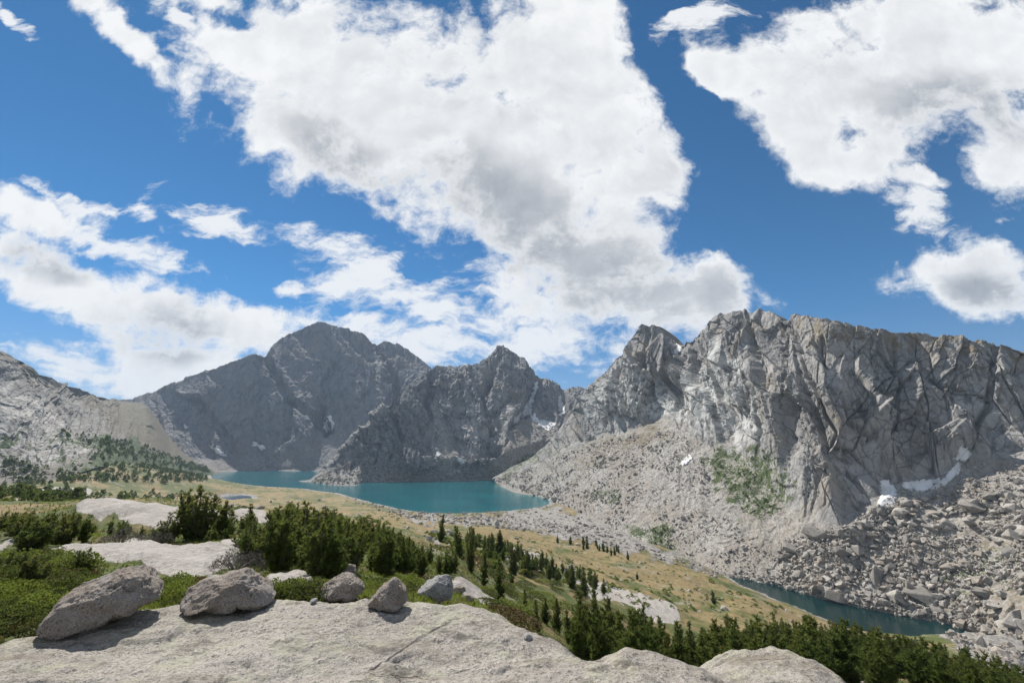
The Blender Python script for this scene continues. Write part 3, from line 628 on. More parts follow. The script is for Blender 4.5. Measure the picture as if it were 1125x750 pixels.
# relief in steps of distance
fade = lambda a, b: sstep(a, b, rg)
GZ += (0.10 * fbm2(GX / 1.3, GY / 1.3, 4, 400) * (1 - 0.5 * fade(20, 60)) + 0.45 * fbm2(GX / 7, GY / 7, 4, 410) * fade(9, 30) + 1.8 * fbm2(GX / 38, GY / 38, 4, 420) * fade(60, 200)) * (1 - 0.6 * fade(900, 1400))
OUT_SLABS = [  # pale bedrock showing through the ground: photo outline, distance band, lift
    ([(52, 606), (75, 598), (110, 596), (150, 599), (185, 606), (215, 605), (262, 600), (268, 615), (258, 630), (225, 637), (200, 640), (160, 632), (110, 622), (70, 618)], (7, 17), 0.26),
    ([(85, 556), (110, 553), (160, 554), (210, 558), (270, 562), (303, 572), (300, 582), (255, 580), (215, 583), (170, 584), (120, 578), (85, 572)], (18, 36), 0.5),
    ([(628, 646), (640, 640), (690, 650), (745, 668), (748, 682), (720, 682), (690, 668), (650, 658)], (60, 190), 0.4),
    ([(42, 545), (50, 536), (75, 532), (100, 536), (98, 546), (60, 550)], (150, 480), 2.5),
    ([(470, 645), (500, 650), (530, 668), (560, 672), (545, 664), (510, 642), (480, 640)], (5, 30), 0.15),
    ([(545, 605), (575, 600), (600, 612), (580, 620), (560, 614)], (60, 190), 0.4),
    ([(0, 600), (14, 601), (0, 607), (-40, 606)], (8, 25), 0.3),
    ([(285, 640), (330, 632), (345, 645), (300, 655)], (5, 16), 0.12)]
ROCK = np.zeros_like(GX)
for poly, (ra, rb), lift in OUT_SLABS:
    m = soft_poly(GPX, GPY, poly, 3.5, 5, sc=0.03) * sstep(ra * 0.85, ra, rg) * sstep(rb * 1.15, rb, rg)
    mm = soft_poly(GPX, GPY, poly, 9, 5, sc=0.03) * sstep(ra * 0.85, ra, rg) * sstep(rb * 1.15, rb, rg)
    GZ += lift * mm * (1 + 0.35 * fbm2(GX / (rb * .12), GY / (rb * .12), 3, 433)); ROCK = np.maximum(ROCK, m)
RIM = [(-330, 800), (-120, 745), (0, 708), (60, 690), (130, 675), (190, 663), (300, 661), (420, 659), (500, 659), (530, 666), (560, 688), (590, 707), (620, 719), (655, 727), (700, 737), (745, 750), (800, 790)]
rimxy = [tuple(Pz(a, b, -1.6)[:2]) for a, b in RIM] + [(2.0, 0.2), (-4.2, 0.2)]
nr0 = rg < 7; sdr = np.full_like(GX, 9.0); sdr[nr0] = sdf_xy(GX[nr0], GY[nr0], rimxy)
GZ = np.minimum(GZ, np.where(sdr < 0.25, np.minimum(GZ, -1.85 - 0.5 * sstep(0.25, -0.4, sdr)), GZ))
near = rg > 100
sl = np.full_like(GX, 1e6); sp_ = sl.copy(); st_ = sl.copy()
wob = 1 + 0 * GX
jx, jy = GX + 2.2 * fbm2(GX / 14, GY / 14, 3, 440), GY + 2.2 * fbm2(GX / 14 + 9, GY / 14, 3, 441)
sl[near] = sdf_xy(jx[near], jy[near], LAKE); sp_[near] = sdf_xy(jx[near], jy[near], POND); st_[near] = sdf_xy(jx[near], jy[near], TARN)
for sd, z0, dep, w in ((sl, Z_LAKE, 9, 45), (sp_, Z_POND, 6, 22), (st_, -70.0, 1.2, 18)):
    ins = z0 - np.clip(-sd * 0.35, 0, dep)
    k = sstep(w, 0, sd)
    outz = np.maximum(GZ, z0 + 0.15 + np.clip(sd, 0, 50) * 0.05)
    GZ = np.where(sd < 0, ins, GZ * (1 - k) + (z0 + 0.15 + sd * 0.08) * k)
    GZ = np.where((sd >= 0) & (sd < w * 3), np.maximum(GZ, z0 + 0.1 + np.minimum(sd * 0.05, .5)), GZ)
_toe = SHEETS['right'][0]; TOE_XY = [tuple(q) for q in SHEETS['right_toe'][::12, :2]] + [(900, 300), (700, 1300)]
far_ = rg > 90; sdt = np.full_like(GX, 99.0); sdt[far_] = sdf_xy(GX[far_], GY[far_], TOE_XY)
GZ = np.where(sdt < 0, np.minimum(GZ, -86.5 - np.clip(-sdt * 0.2, 0, 12)), GZ)
GPX, GPY = proj(np.stack([GX, GY, GZ], -1))
GRND = np.stack([GX, GY, GZ], -1)
def ground_z(x, y):
    az = np.arctan2(x, y); lr = np.log(np.hypot(x, y))
    j = np.clip((az - AZ[0]) / (AZ[1] - AZ[0]), 0, NC_ - 1.001); i = np.clip((lr - LR[0]) / (LR[1] - LR[0]), 0, NR_ - 1.001)
    i0, j0 = np.asarray(i).astype(int), np.asarray(j).astype(int); fi, fj = i - i0, j - j0
    return GZ[i0, j0] * (1 - fi) * (1 - fj) + GZ[i0 + 1, j0] * fi * (1 - fj) + GZ[i0, j0 + 1] * (1 - fi) * fj + GZ[i0 + 1, j0 + 1] * fi * fj
# zones: x green, y dry grass, z bedrock, w gravel
n1 = fbm2(GX / 22, GY / 22, 4, 450); n2 = fbm2(GX / 5, GY / 5, 4, 460); n3 = fbm2(lrg * 9 + 3, azg * 14, 4, 470)
green = 0.5 + 0.35 * n3 + 0.2 * n2
green = np.where(rg < 40, 0.72 + 0.3 * n2, green)
dry = soft_poly(GPX, GPY, [(600, 585), (640, 596), (700, 608), (760, 628), (820, 650), (900, 680), (930, 690), (860, 690), (800, 672), (760, 668), (700, 640), (640, 622), (590, 605), (520, 590), (420, 575), (400, 568), (470, 568)], 10, 10)
dry = np.maximum(dry, soft_poly(GPX, GPY, [(110, 545), (200, 540), (330, 545), (420, 560), (420, 575), (300, 560), (200, 560)], 6, 9) * 0.8)
green -= 0.22 * dry * (rg > 60)
gravel = np.maximum(sstep(16, 2, sl) * 0.9 * (rg > 200), sstep(12, 2, st_) * 0.9)
gravel = np.maximum(gravel, soft_poly(GPX, GPY, [(430, 562), (520, 566), (600, 558), (640, 562), (700, 590), (790, 628), (700, 606), (600, 584), (520, 574), (460, 572)], 8, 9))
gravel = np.maximum(gravel, sstep(6, 1, sp_) * 0.8)
gravel = np.maximum(gravel, soft_poly(GPX, GPY, [(1020, 688), (1130, 695), (1250, 760), (1130, 745), (1060, 718)], 8, 8))
gzone = np.stack([np.clip(green, 0, 1), np.clip(dry, 0, 1), ROCK, np.clip(gravel, 0, 1)], -1)
def ground_mat():
    m, n, bs = material('alpine_ground')
    p = n.pos(); z = n.attr('zone'); sx = n.node('ShaderNodeSeparateColor'); n.setin(sx, 0, z.outputs['Color'])
    a = n.noise(p, 0.09, 6, 0.65); b = n.noise(p, 0.9, 6, 0.7); c_ = n.noise(p, 9.0, 5, 0.7); d_ = n.noise(p, 45.0, 3, 0.7)
    g = n.math('ADD', sx.outputs[0], n.math('ADD', n.math('MULTIPLY', n.math('SUBTRACT', a, .5), 0.9), n.math('MULTIPLY', n.math('SUBTRACT', b, .5), 0.9)))
    grass = n.mix(n.ramp(c_, 0.35, 0.65), (0.050, 0.068, 0.016), (0.105, 0.125, 0.030))
    dryc = n.mix(n.ramp(b, 0.35, 0.65), (0.205, 0.150, 0.066), (0.285, 0.215, 0.105))
    dryc = n.mix(n.math('MULTIPLY', n.ramp(c_, 0.4, 0.7), 0.4), dryc, (0.13, 0.10, 0.045))
    c = n.mix(n.ramp(g, 0.33, 0.62), dryc, grass)
    pt = n.noise(p, 0.28, 6, 0.75)
    c = n.mix(n.math('MULTIPLY', n.ramp(pt, 0.50, 0.62), 0.7), c, (0.085, 0.098, 0.028)); c = n.mix(n.math('MULTIPLY', n.ramp(pt, 0.47, 0.36), 0.5), c, (0.20, 0.125, 0.07))
    c = n.mix(n.math('MULTIPLY', n.ramp(n.noise(p, 0.06, 7, 0.8), 0.55, 0.62), 0.6), c, (0.30, 0.27, 0.22))
    # scattered pale stones
    vs_ = n.voro(p, 0.32); vr = n.voro(p, 0.32, out='Color'); sv = n.node('ShaderNodeSeparateColor'); n.setin(sv, 0, vr)
    stone = n.math('MULTIPLY', n.ramp(n.math('ADD', vs_, n.math('MULTIPLY', b, 0.3)), 0.36, 0.30), n.math('GREATER_THAN', sv.outputs[0], 0.86))
    rockc = n.mix(n.ramp(b, 0.3, 0.7), (0.31, 0.28, 0.25), (0.42, 0.385, 0.35))
    rockc = n.mix(n.math('MULTIPLY', n.ramp(c_, 0.52, 0.7), 0.55), rockc, (0.16, 0.15, 0.14))
    rockc = n.mix(n.math('MULTIPLY', n.ramp(a, 0.5, 0.62), 0.35), rockc, (0.26, 0.22, 0.185))
    c = n.mix(stone, c, rockc)
    v1 = n.node('ShaderNodeSeparateColor'); n.setin(v1, 0, n.voro(p, 0.5, out='Color')); v2 = n.node('ShaderNodeSeparateColor'); n.setin(v2, 0, n.voro(p, 1.4, out='Color'))
    gv = n.math('ADD', n.math('MULTIPLY', v1.outputs[0], .5), n.math('MULTIPLY', v2.outputs[0], .5))
    grav = n.mix(gv, (0.10, 0.095, 0.085), (0.42, 0.39, 0.355))
    gf = n.ramp(n.math('ADD', z.outputs['Alpha'], n.math('MULTIPLY', n.math('SUBTRACT', n.math('ADD', a, b), 1.0), 1.5)), 0.38, 0.6)
    c = n.mix(gf, c, grav)
    rf = n.ramp(n.math('ADD', sx.outputs[2], n.math('MULTIPLY', n.math('SUBTRACT', b, .5), 0.25)), 0.42, 0.55)
    c = n.mix(rf, c, rockc)
    n.setin(bs, 'Base Color', c)
    h = n.math('ADD', n.math('MULTIPLY', b, 0.6), n.math('ADD', n.math('MULTIPLY', c_, 0.16), n.math('MULTIPLY', d_, 0.03)))
    h = n.math('ADD', h, n.math('MULTIPLY', gf, n.math('MULTIPLY', gv, 0.8)))
    n.setin(bs, 'Normal', n.bump(h, 0.9, 0.5))
    return m
me = mesh_from_arrays('ground', GRND.reshape(-1, 3), grid_faces(NR_, NC_))
set_attr(me, 'zone', gzone.reshape(-1, 4))
tag(link('ground', me, ground_mat()), 'grassy alpine valley floor with bare granite patches and gravel', 'ground', kind='structure')

# ------------------------------------------------------------------ water
def water_mat(name, deep, shallow, ripple):
    m, n, bs = material(name)
    p = n.pos(); w = n.noise(n.mapping(p, (1, 1, 1)), 0.02, 4, 0.6)
    n.setin(bs, 'Base Color', n.mix(n.ramp(w, 0.35, 0.65), deep, shallow))
    bs.inputs['Roughness'].default_value = 0.10; bs.inputs['IOR'].default_value = 1.33; bs.inputs['Specular IOR Level'].default_value = 0.5
    h = n.math('ADD', n.noise(p, 0.45, 4, 0.6), n.math('MULTIPLY', n.noise(p, 2.2, 3, 0.6), 0.3))
    n.setin(bs, 'Normal', n.bump(h, ripple, 0.5))
    return m
def water(name, poly, z, mat, label, cat, grow=25):
    c = poly.mean(0); bm = bmesh.new()
    # ragged outline grows under the shore so that the ground cuts it
    pts = []
    n = len(poly)
    for i in range(n):
        a, b = poly[i - 1], poly[(i + 1) % n]; t = b - a; nn = np.array([t[1], -t[0]]); nn /= np.linalg.norm(nn) + 1e-9
        area = sum(poly[k][0] * poly[(k + 1) % n][1] - poly[(k + 1) % n][0] * poly[k][1] for k in range(n))
        if area < 0: nn = -nn
        pts.append(poly[i] + nn * grow)
    vsx = [bm.verts.new((q[0], q[1], z)) for q in pts]
    f = bm.faces.new(vsx); bmesh.ops.triangulate(bm, faces=[f]); bmesh.ops.recalc_face_normals(bm, faces=bm.faces[:])
    me = bpy.data.meshes.new(name); bm.to_mesh(me); bm.free()
    if len(me.polygons) and me.polygons[0].normal.z < 0: me.flip_normals()
    return tag(link(name, me, mat), label, cat, kind='structure')
water('lake', LAKE, Z_LAKE, water_mat('turquoise_water', (0.002, 0.088, 0.108), (0.004, 0.125, 0.142), 0.25), 'turquoise lake lying below the dark peaks', 'lake', 5)
water('pond', POND, Z_POND, water_mat('green_water', (0.003, 0.018, 0.018), (0.004, 0.027, 0.025), 0.25), 'narrow dark green pond at the foot of the boulder talus', 'pond', 5)
water('tarn', TARN, -70.0, water_mat('blue_water', (0.03, 0.07, 0.11), (0.04, 0.09, 0.13), 0.15), 'small pale blue pool in the meadow left of the lake', 'pool', 2)

# ------------------------------------------------------------------ rock objects
def granite_mat(name, a, b, dark, lich, sc=1.0, bumpd=0.02, lichen=0.5, tone=False, joints=False):
    m, n, bs = material(name)
    p = n.pos() if not tone else n.objco()
    p = n.vscale(p, sc)
    g1 = n.noise(p, 1.1, 6, 0.65); g2 = n.noise(p, 7.0, 6, 0.7); g3 = n.noise(p, 38.0, 4, 0.75); sp = n.noise(p, 110.0, 2, 0.6)
    c = n.mix(n.ramp(g1, 0.35, 0.65), a, b)
    c = n.mix(n.math('MULTIPLY', n.ramp(g2, 0.40, 0.62), 0.55), c, tuple(min(.6, x * 1.3) for x in b))
    c = n.mix(n.math('MULTIPLY', n.ramp(n.math('ADD', g3, n.math('MULTIPLY', g2, 0.5)), 0.74, 0.90), 0.8), c, dark)
    c = n.mix(n.math('MULTIPLY', n.ramp(sp, 0.54, 0.66), 0.55), c, tuple(x * 0.8 for x in dark))
    lm = n.math('MULTIPLY', n.ramp(n.noise(p, 2.6, 7, 0.72), 0.49, 0.60), lichen)
    c = n.mix(lm, c, lich)
    dk = n.ramp(n.noise(n.mapping(p, (1, 1, 1), loc=(7, 3, 1)), 3.3, 8, 0.78), 0.57, 0.66)
    c = n.mix(n.math('MULTIPLY', dk, 0.7), c, tuple(x * 0.7 for x in dark))
    if joints:
        pw = n.vmath('ADD', p, n.vscale(n.noise(p, 1.3, 4, out=1), 0.5))
        st_ = n.noise(n.mapping(p, (0.5, 1.6, 1), loc=(3, 9, 0)), 0.9, 7, 0.75)
        c = n.mix(n.math('MULTIPLY', n.ramp(st_, 0.48, 0.60), 0.7), c, (0.20, 0.168, 0.128))
        c = n.mix(n.math('MULTIPLY', n.ramp(n.noise(n.mapping(p, (1, 1.5, 1), loc=(8, 2, 0)), 1.9, 8, 0.8), 0.53, 0.62), 0.8), c, (0.125, 0.112, 0.092))
        jd = n.voro(n.mapping(pw, (0.35, 0.9, 1), (0, 0, 0.35)), 0.75, 'DISTANCE_TO_EDGE'); jn = n.math('MULTIPLY', n.ramp(jd, 0.007, 0.001), n.ramp(n.noise(p, 0.8, 3), 0.54, 0.62))
        c = n.mix(n.math('MULTIPLY', jn, 0.45), c, (0.06, 0.055, 0.045)); g2 = n.math('SUBTRACT', g2, n.math('MULTIPLY', jn, 0.35))
    n.setin(bs, 'Base Color', c)
    h = n.math('ADD', g2, n.math('ADD', n.math('MULTIPLY', g3, 0.4), n.math('MULTIPLY', sp, 0.12)))
    n.setin(bs, 'Normal', n.bump(h, 0.9, bumpd / sc))
    return m
M_SLAB = granite_mat('lichened_slab', (0.29, 0.262, 0.226), (0.39, 0.358, 0.316), (0.085, 0.078, 0.068), (0.39, 0.38, 0.27), 1.0, 0.05, 0.5, joints=True)
M_BOULD = granite_mat('weathered_boulder', (0.255, 0.20, 0.155), (0.375, 0.325, 0.28), (0.06, 0.05, 0.043), (0.42, 0.395, 0.365), 1.6, 0.09, 0.45)
M_BOULD2 = granite_mat('grey_boulder', (0.25, 0.243, 0.235), (0.35, 0.34, 0.325), (0.08, 0.08, 0.078), (0.33, 0.32, 0.30), 1.6, 0.05, 0.35)

# ---- foreground slab under the camera
SLABS = []
def slab(rim, z0, x0, x1, y0, y1, step, seed, label, round_=0.25, fall=0.8, tilt=(0, 0), close=None, bumpy=0.05, lift=0.0):
    q = np.array([Pz(a, b, z0)[:2] for a, b in rim]); poly = list(map(tuple, q)) + (close or [])
    xs = np.arange(x0, x1, step); ys = np.arange(y0, y1, step); gx, gy = np.meshgrid(xs, ys)
    wx = 0.10 * fbm2(gx * 1.4, gy * 1.4, 4, seed); wy = 0.10 * fbm2(gx * 1.4 + 7, gy * 1.4, 4, seed + 1)
    sd = sdf_xy(gx + wx, gy + wy, poly); d = np.maximum(0, sd + round_)
    f1, e1, _ = facets2(gx / 0.9 + wx, gy / 0.45 + wy, seed + 5); f2, e2, _ = facets2(gx / 0.32 + 2 * wx, gy / 0.2, seed + 6)
    gz = z0 + lift + tilt[0] * gx + tilt[1] * gy + bumpy * (1.2 * fbm2(gx / 1.1, gy / 1.1, 3, seed + 2) + 0.5 * f1 + 0.28 * f2 + 0.22 * fbm2(gx / 0.12, gy / 0.12, 5, seed + 3, 0.62)) - fall * d ** 2 - 1.2 * np.maximum(0, d - 0.6)
    V = np.stack([gx, gy, gz], -1); F = grid_faces(*gx.shape)
    keep = sd.ravel()[F].min(1) < 1.6; F = F[keep]
    used = np.unique(F); mp = np.full(gx.size, -1); mp[used] = np.arange(len(used))
    me = mesh_from_arrays('granite_slab', V.reshape(-1, 3)[used], mp[F])
    o = tag(link('granite_slab', me, M_SLAB), label, 'rock slab')
    SLABS.append((xs, ys, gz, sd)); return o
slab([(-330, 800), (-120, 745), (0, 708), (60, 690), (130, 675), (190, 663), (300, 661), (420, 659), (500, 659), (530, 666), (560, 688), (590, 707), (620, 719), (655, 727), (700, 737), (745, 750), (800, 790)], -1.6, -4.6, 2.4, 0.3, 5.6, 0.0145, 900,
     'broad pale lichened granite slab with five boulders along its rim', 0.16, 0.9, close=[(2.0, 0.2), (-4.2, 0.2)], bumpy=0.05)
slab([(655, 745), (668, 730), (690, 724), (725, 727), (755, 737), (775, 750), (770, 790), (640, 790)], -1.95, 0.4, 2.4, 2.2, 5.0, 0.012, 930, 'rounded granite hump between the big slab and the dome at bottom right', 0.22, 0.9, lift=0.08)
slab([(772, 748), (782, 733), (796, 721), (818, 716), (845, 716), (870, 723), (900, 738), (925, 755), (930, 800), (770, 800)], -3.0, 1.6, 6.0, 3.6, 8.0, 0.018, 950, 'pale rounded granite dome in front of the lower right pines', 0.40, 0.7, bumpy=0.07, lift=0.16)
def slab_z(x, y):
    best = -99.0
    for xs, ys, gz, sd in SLABS:
        if xs[0] < x < xs[-1] and ys[0] < y < ys[-1]:
            best = max(best, gz[int((y - ys[0]) / (ys[1] - ys[0])), int((x - xs[0]) / (xs[1] - xs[0]))])
    return best
def top_z(x, y): return max(slab_z(x, y), float(ground_z(np.array(x), np.array(y))))

# ---- boulders standing on the slab
def ico(sub):
    bm = bmesh.new(); bmesh.ops.create_icosphere(bm, subdivisions=sub, radius=1.0)
    v = np.array([q.co[:] for q in bm.verts]); f = np.array([[q.index for q in t.verts] for t in bm.faces]); bm.free(); return v, f
ICO6 = ico(6); ICO5 = ico(5); ICO4 = ico(4)
def boulder(outline, base_py, depth, mat, label, seed, group=None, chops=10, rough=1.35, ic=ICO6, Y=None, sink=0.0, name='boulder', front=0.55):
    rg_ = np.random.default_rng(seed); o = np.array(outline, float); cpx = 0.5 * (o[:, 0].min() + o[:, 0].max())
    if Y is None:
        for Yt in np.arange(2.5, 60, 0.01):      # first depth at which the sight line through the foot meets the rock below
            q = P(cpx, base_py, Yt)
            if q[2] <= top_z(q[0], q[1]): break
        Y = Yt
    q = P(cpx, base_py, Y); az = math.atan2(q[0], q[1])
    c = o.mean(0); k = Y / (FPX * CT - (375 - base_py) * ST)
    loc = np.stack([(o[:, 0] - c[0]) * k * math.cos(az), (c[1] - o[:, 1]) * k * 0.80], -1)
    th = np.arctan2(loc[:, 1], loc[:, 0]); rr = np.hypot(loc[:, 0], loc[:, 1]); s = np.argsort(th); th, rr = th[s], rr[s]
    v, f = ic; a, b, cc = v[:, 0], v[:, 1], v[:, 2]
    t = np.arctan2(cc, a); Rt = np.interp(t, np.concatenate([th - 2 * math.pi, th, th + 2 * math.pi]), np.tile(rr, 3))
    rho = np.hypot(a, cc); e = np.minimum(1, rho) ** 0.6
    loc = loc
    W = loc[:, 0].max() - loc[:, 0].min(); Hh = loc[:, 1].max() - loc[:, 1].min()
    p = 1.07 * np.stack([Rt * e * np.cos(t), depth * 0.5 * np.sign(b) * np.abs(b) ** 0.8, Rt * e * np.sin(t)], -1)
    S = min(W, Hh)
    for i in range(chops):
        n = rg_.normal(size=3); n[1] = -abs(n[1]) if rg_.random() < front else n[1]; n[0] *= 0.75; n[2] = abs(n[2]) if n[2] < -0.2 else n[2]; n /= np.linalg.norm(n)
        sup = np.quantile(p @ n, 0.999); off = sup * rg_.uniform(0.64, 0.88)
        dd = p @ n - off; p = p - np.maximum(dd, 0)[:, None] * n[None] * 0.92
    nrm = v / np.array([1, 1, 1]); sc = 1 / S
    dsp = 0.022 * S * fbm3(p + seed, 1.6 * sc, 4, seed) + 0.030 * S * (1 - 2 * np.abs(vnoise3(p[:, 0] * 3 * sc, p[:, 1] * 3 * sc, p[:, 2] * 6 * sc, seed + 4))) + 0.022 * S * fbm3(p, 9 * sc, 4, seed + 9, 0.6)
    dsp += 0.05 * S * (np.floor(3.5 * (vnoise3(p[:, 0] * 2.2 * sc + seed, p[:, 1] * 2.2 * sc, p[:, 2] * 4.5 * sc, seed + 21) + 0.12 * vnoise3(p[:, 0] * 9 * sc, p[:, 1] * 9 * sc, p[:, 2] * 9 * sc, seed + 23))) / 3.5)
    p = p + nrm * (dsp * rough)[:, None]
    zmin = np.quantile(p[:, 2], 0.004)
    me = mesh_from_arrays(name, p, f)
    o_ = link(name, me, mat); cx = P(c[0], base_py, Y)
    # stand it on the rock: centre goes back by half its depth
    off = Vector((math.sin(az), math.cos(az), 0)) * depth * 0.22
    x, y = cx[0] + off.x, cx[1] + off.y
    o_.rotation_euler = (0, 0, -az); o_.location = (x, y, q[2] - zmin - 0.05 * S - sink)
    return tag(o_, label, 'boulder', group)
boulder([(52, 686), (56, 674), (66, 659), (84, 644), (110, 632), (135, 628), (152, 630), (168, 636), (186, 640), (182, 652), (170, 665), (150, 675), (120, 683), (92, 690), (70, 695)], 688, 0.62, M_BOULD, 'largest boulder, long tilted brown-grey block at left end of the slab', 11, chops=11)
boulder([(202, 672), (203, 655), (214, 645), (240, 641), (256, 635), (280, 640), (288, 652), (302, 656), (300, 668), (296, 675), (260, 673), (225, 671)], 673, 0.5, M_BOULD, 'flat topped pinkish-grey boulder, second from the left on the slab', 22, chops=11)
boulder([(353, 656), (358, 642), (368, 634), (385, 633), (396, 642), (399, 652), (392, 660), (372, 662)], 661, 0.34, M_BOULD, 'white-topped boulder between the flat boulder and the pink one', 33, chops=11)
boulder([(406, 669), (414, 656), (424, 645), (440, 641), (450, 650), (452, 662), (440, 669), (420, 672)], 671, 0.32, M_BOULD, 'pinkish rounded boulder standing closest on the slab rim', 44, chops=11)
boulder([(460, 655), (462, 647), (474, 643), (484, 638), (496, 640), (503, 648), (501, 658), (485, 663), (466, 663)], 662, 0.3, M_BOULD2, 'cool grey boulder at right end of the row on the slab', 55, chops=11)
boulder([(370, 634), (376, 626), (386, 624), (393, 629), (393, 637), (380, 638)], 637, 0.3, M_BOULD, 'small boulder peeking out behind the white-topped boulder', 66, ic=ICO5)
for i, (cx, cy, w, h_, lab) in enumerate([(450, 640, 9, 7, 'fist sized stone beside the cool grey boulder'), (513, 657, 16, 8, 'low brown stone just right of the cool grey boulder'), (553, 673, 10, 6, 'reddish stone lying in dry grass below the slab edge'),
        (335, 641, 26, 9, 'long pale stone in grass behind the flat boulder'), (345, 660, 8, 5, 'small pebble at the foot of the white-topped boulder'), (505, 648, 14, 8, 'pale stone behind the cool grey boulder'), (232, 634, 12, 5, 'tiny flat stone behind the flat topped boulder'), (92, 690, 14, 7, 'wedge stone propping up the largest boulder'), (580, 700, 9, 5, 'grey stone in grass right of the slab edge')]):
    ol = [(cx + w / 2 * math.cos(t) * (1 + .2 * math.sin(5 * t + i)), cy - h_ / 2 * math.sin(t) * (1 + .2 * math.cos(3 * t + i))) for t in np.linspace(0, 2 * math.pi, 14)[:-1]]
    boulder(ol, cy + h_ / 2, w * 0.008, M_BOULD if i % 2 else M_BOULD2, lab, 100 + i, ic=ICO4, chops=8, name='stone')

# ---- angular talus blocks
def hull_rock(rg_):
    n = rg_.integers(11, 17); p = rg_.normal(size=(n, 3)); p /= np.linalg.norm(p, axis=1)[:, None] ** rg_.uniform(0.7, 1.0); p = np.clip(p, -0.85, 0.85)
    p *= np.array([1, rg_.uniform(0.6, 0.95), rg_.uniform(0.42, 0.8)])
    bm = bmesh.new()
    for q in p: bm.verts.new(q)
    r = bmesh.ops.convex_hull(bm, input=bm.verts[:]); 
    bmesh.ops.delete(bm, geom=[g for g in r['geom_interior'] if isinstance(g, bmesh.types.BMVert)], context='VERTS')
    bmesh.ops.triangulate(bm, faces=bm.faces[:]); bm.verts.index_update()
    v = np.array([q.co[:] for q in bm.verts]); f = np.array([[q.index for q in t.verts] for t in bm.faces]); bm.free(); return v, f
HR = [hull_rock(RNG) for _ in range(40)]
def block_mat(name, a, b):
    m, n, bs = material(name)
    t = n.attr('tone'); sx = n.node('ShaderNodeSeparateColor'); n.setin(sx, 0, t.outputs['Color'])
    oi = n.node('ShaderNodeObjectInfo').outputs['Random']
    f = n.math('FRACT', n.math('ADD', sx.outputs[0], oi))
    p = n.pos(); g = n.noise(p, 0.6, 5, 0.7); g2 = n.noise(p, 3.0, 4, 0.7)
    c = n.mix(f, a, b); c = n.mix(n.math('MULTIPLY', n.ramp(n.math('FRACT', n.math('MULTIPLY', f, 7.3)), 0.72, 0.8), 0.5), c, (0.30, 0.24, 0.185))
    c = n.mix(n.math('MULTIPLY', n.ramp(g, 0.45, 0.65), 0.5), c, tuple(x * 0.55 for x in a)); c = n.mix(n.math('MULTIPLY', n.ramp(g2, 0.5, 0.7), 0.3), c, tuple(x * 0.4 for x in a))
    n.setin(bs, 'Base Color', c); n.setin(bs, 'Normal', n.bump(n.math('ADD', g, n.math('MULTIPLY', g2, 0.5)), 0.6, 0.4)); return m
M_BLOCK = block_mat('talus_granite', (0.22, 0.203, 0.178), (0.42, 0.388, 0.342))
def rot_rand(rg_, tilt=0.6):
    return (Matrix.Rotation(rg_.uniform(0, 6.283), 3, 'Z') @ Matrix.Rotation(rg_.normal() * tilt, 3, 'X') @ Matrix.Rotation(rg_.normal() * tilt, 3, 'Y'))
def merge_rocks(name, pts, sizes, mat, label, cat, seed, sinkf=0.15):
    rg_ = np.random.default_rng(seed); Vs, Fs, Ts = [], [], []; off = 0
    for p, s in zip(pts, sizes):
        v, f = HR[rg_.integers(len(HR))]; q = v @ np.array(rot_rand(rg_)).T * s * rg_.uniform(0.8, 1.2, 3) + p + np.array([0, 0, sinkf * s])
        Vs.append(q); Fs.append(f + off); Ts.append(np.full(len(v), rg_.random())); off += len(v)
    me = mesh_from_arrays(name, np.concatenate(Vs), np.concatenate(Fs), smooth=False)
    t = np.concatenate(Ts); set_attr(me, 'tone', np.stack([t, t, t], -1))
    return tag(link(name, me, mat), label, cat, kind='stuff')
def sample_sheet(key, poly, n, vlo, vhi, rg_):
    D, X, Y, N, V = SHEETS[key]
    PX, PY = proj(D); ok = (V > vlo) & (V < vhi) & inpoly(PX, PY, poly)
    ii = np.argwhere(ok); 
    ii = ii[rg_.integers(len(ii), size=n)]; return D[ii[:, 0], ii[:, 1]] + rg_.normal(size=(n, 3)) * 0.6
_rg = np.random.default_rng(77)
BIG = [(860, 640), (850, 610), (900, 585), (945, 575), (990, 548), (1060, 540), (1140, 545), (1150, 720), (1040, 684), (960, 668), (900, 655)]
ALLT = [(545, 528), (600, 505), (660, 485), (745, 470), (770, 500), (790, 560), (830, 600), (870, 590), (930, 578), (985, 540), (1060, 520), (1150, 500), (1160, 740), (1040, 690), (960, 675), (900, 660), (850, 645), (800, 636), (720, 605), (650, 574), (600, 550)]
pb = sample_sheet('right', BIG, 620, 1.0, 2.0, _rg); sb = np.exp(_rg.normal(0.6, 0.58, 620)).clip(0.8, 8.5)
order = np.argsort(-sb); ind = order[:285]; rest = order[285:]
HRM = []
for i, (v, f) in enumerate(HR[:24]):
    bm = bmesh.new(); vv_ = [bm.verts.new(q) for q in v]
    for t in f: bm.faces.new([vv_[k] for k in t])
    bmesh.ops.dissolve_limit(bm, angle_limit=0.2, verts=bm.verts[:], edges=bm.edges[:])
    bmesh.ops.bevel(bm, geom=bm.edges[:], offset=0.035, segments=1, affect='EDGES', clamp_overlap=True)
    me = bpy.data.meshes.new('talus_boulder'); bm.to_mesh(me); bm.free(); set_attr(me, 'tone', np.full((len(me.vertices), 3), i / 24.0)); me.materials.append(M_BLOCK); HRM.append(me)
def put_block(me, p, s, label, group, name='talus_boulder', rot=None):
    o = bpy.data.objects.new(name, me); COL.objects.link(o)
    o.location = (p[0], p[1], p[2] + 0.2 * s); o.rotation_euler = (rot or rot_rand(_rg, 0.45)).to_euler(); o.scale = (s * _rg.uniform(.85, 1.25), s * _rg.uniform(.8, 1.1), s * _rg.uniform(.7, 1.05))
    return tag(o, label, 'boulder', group)
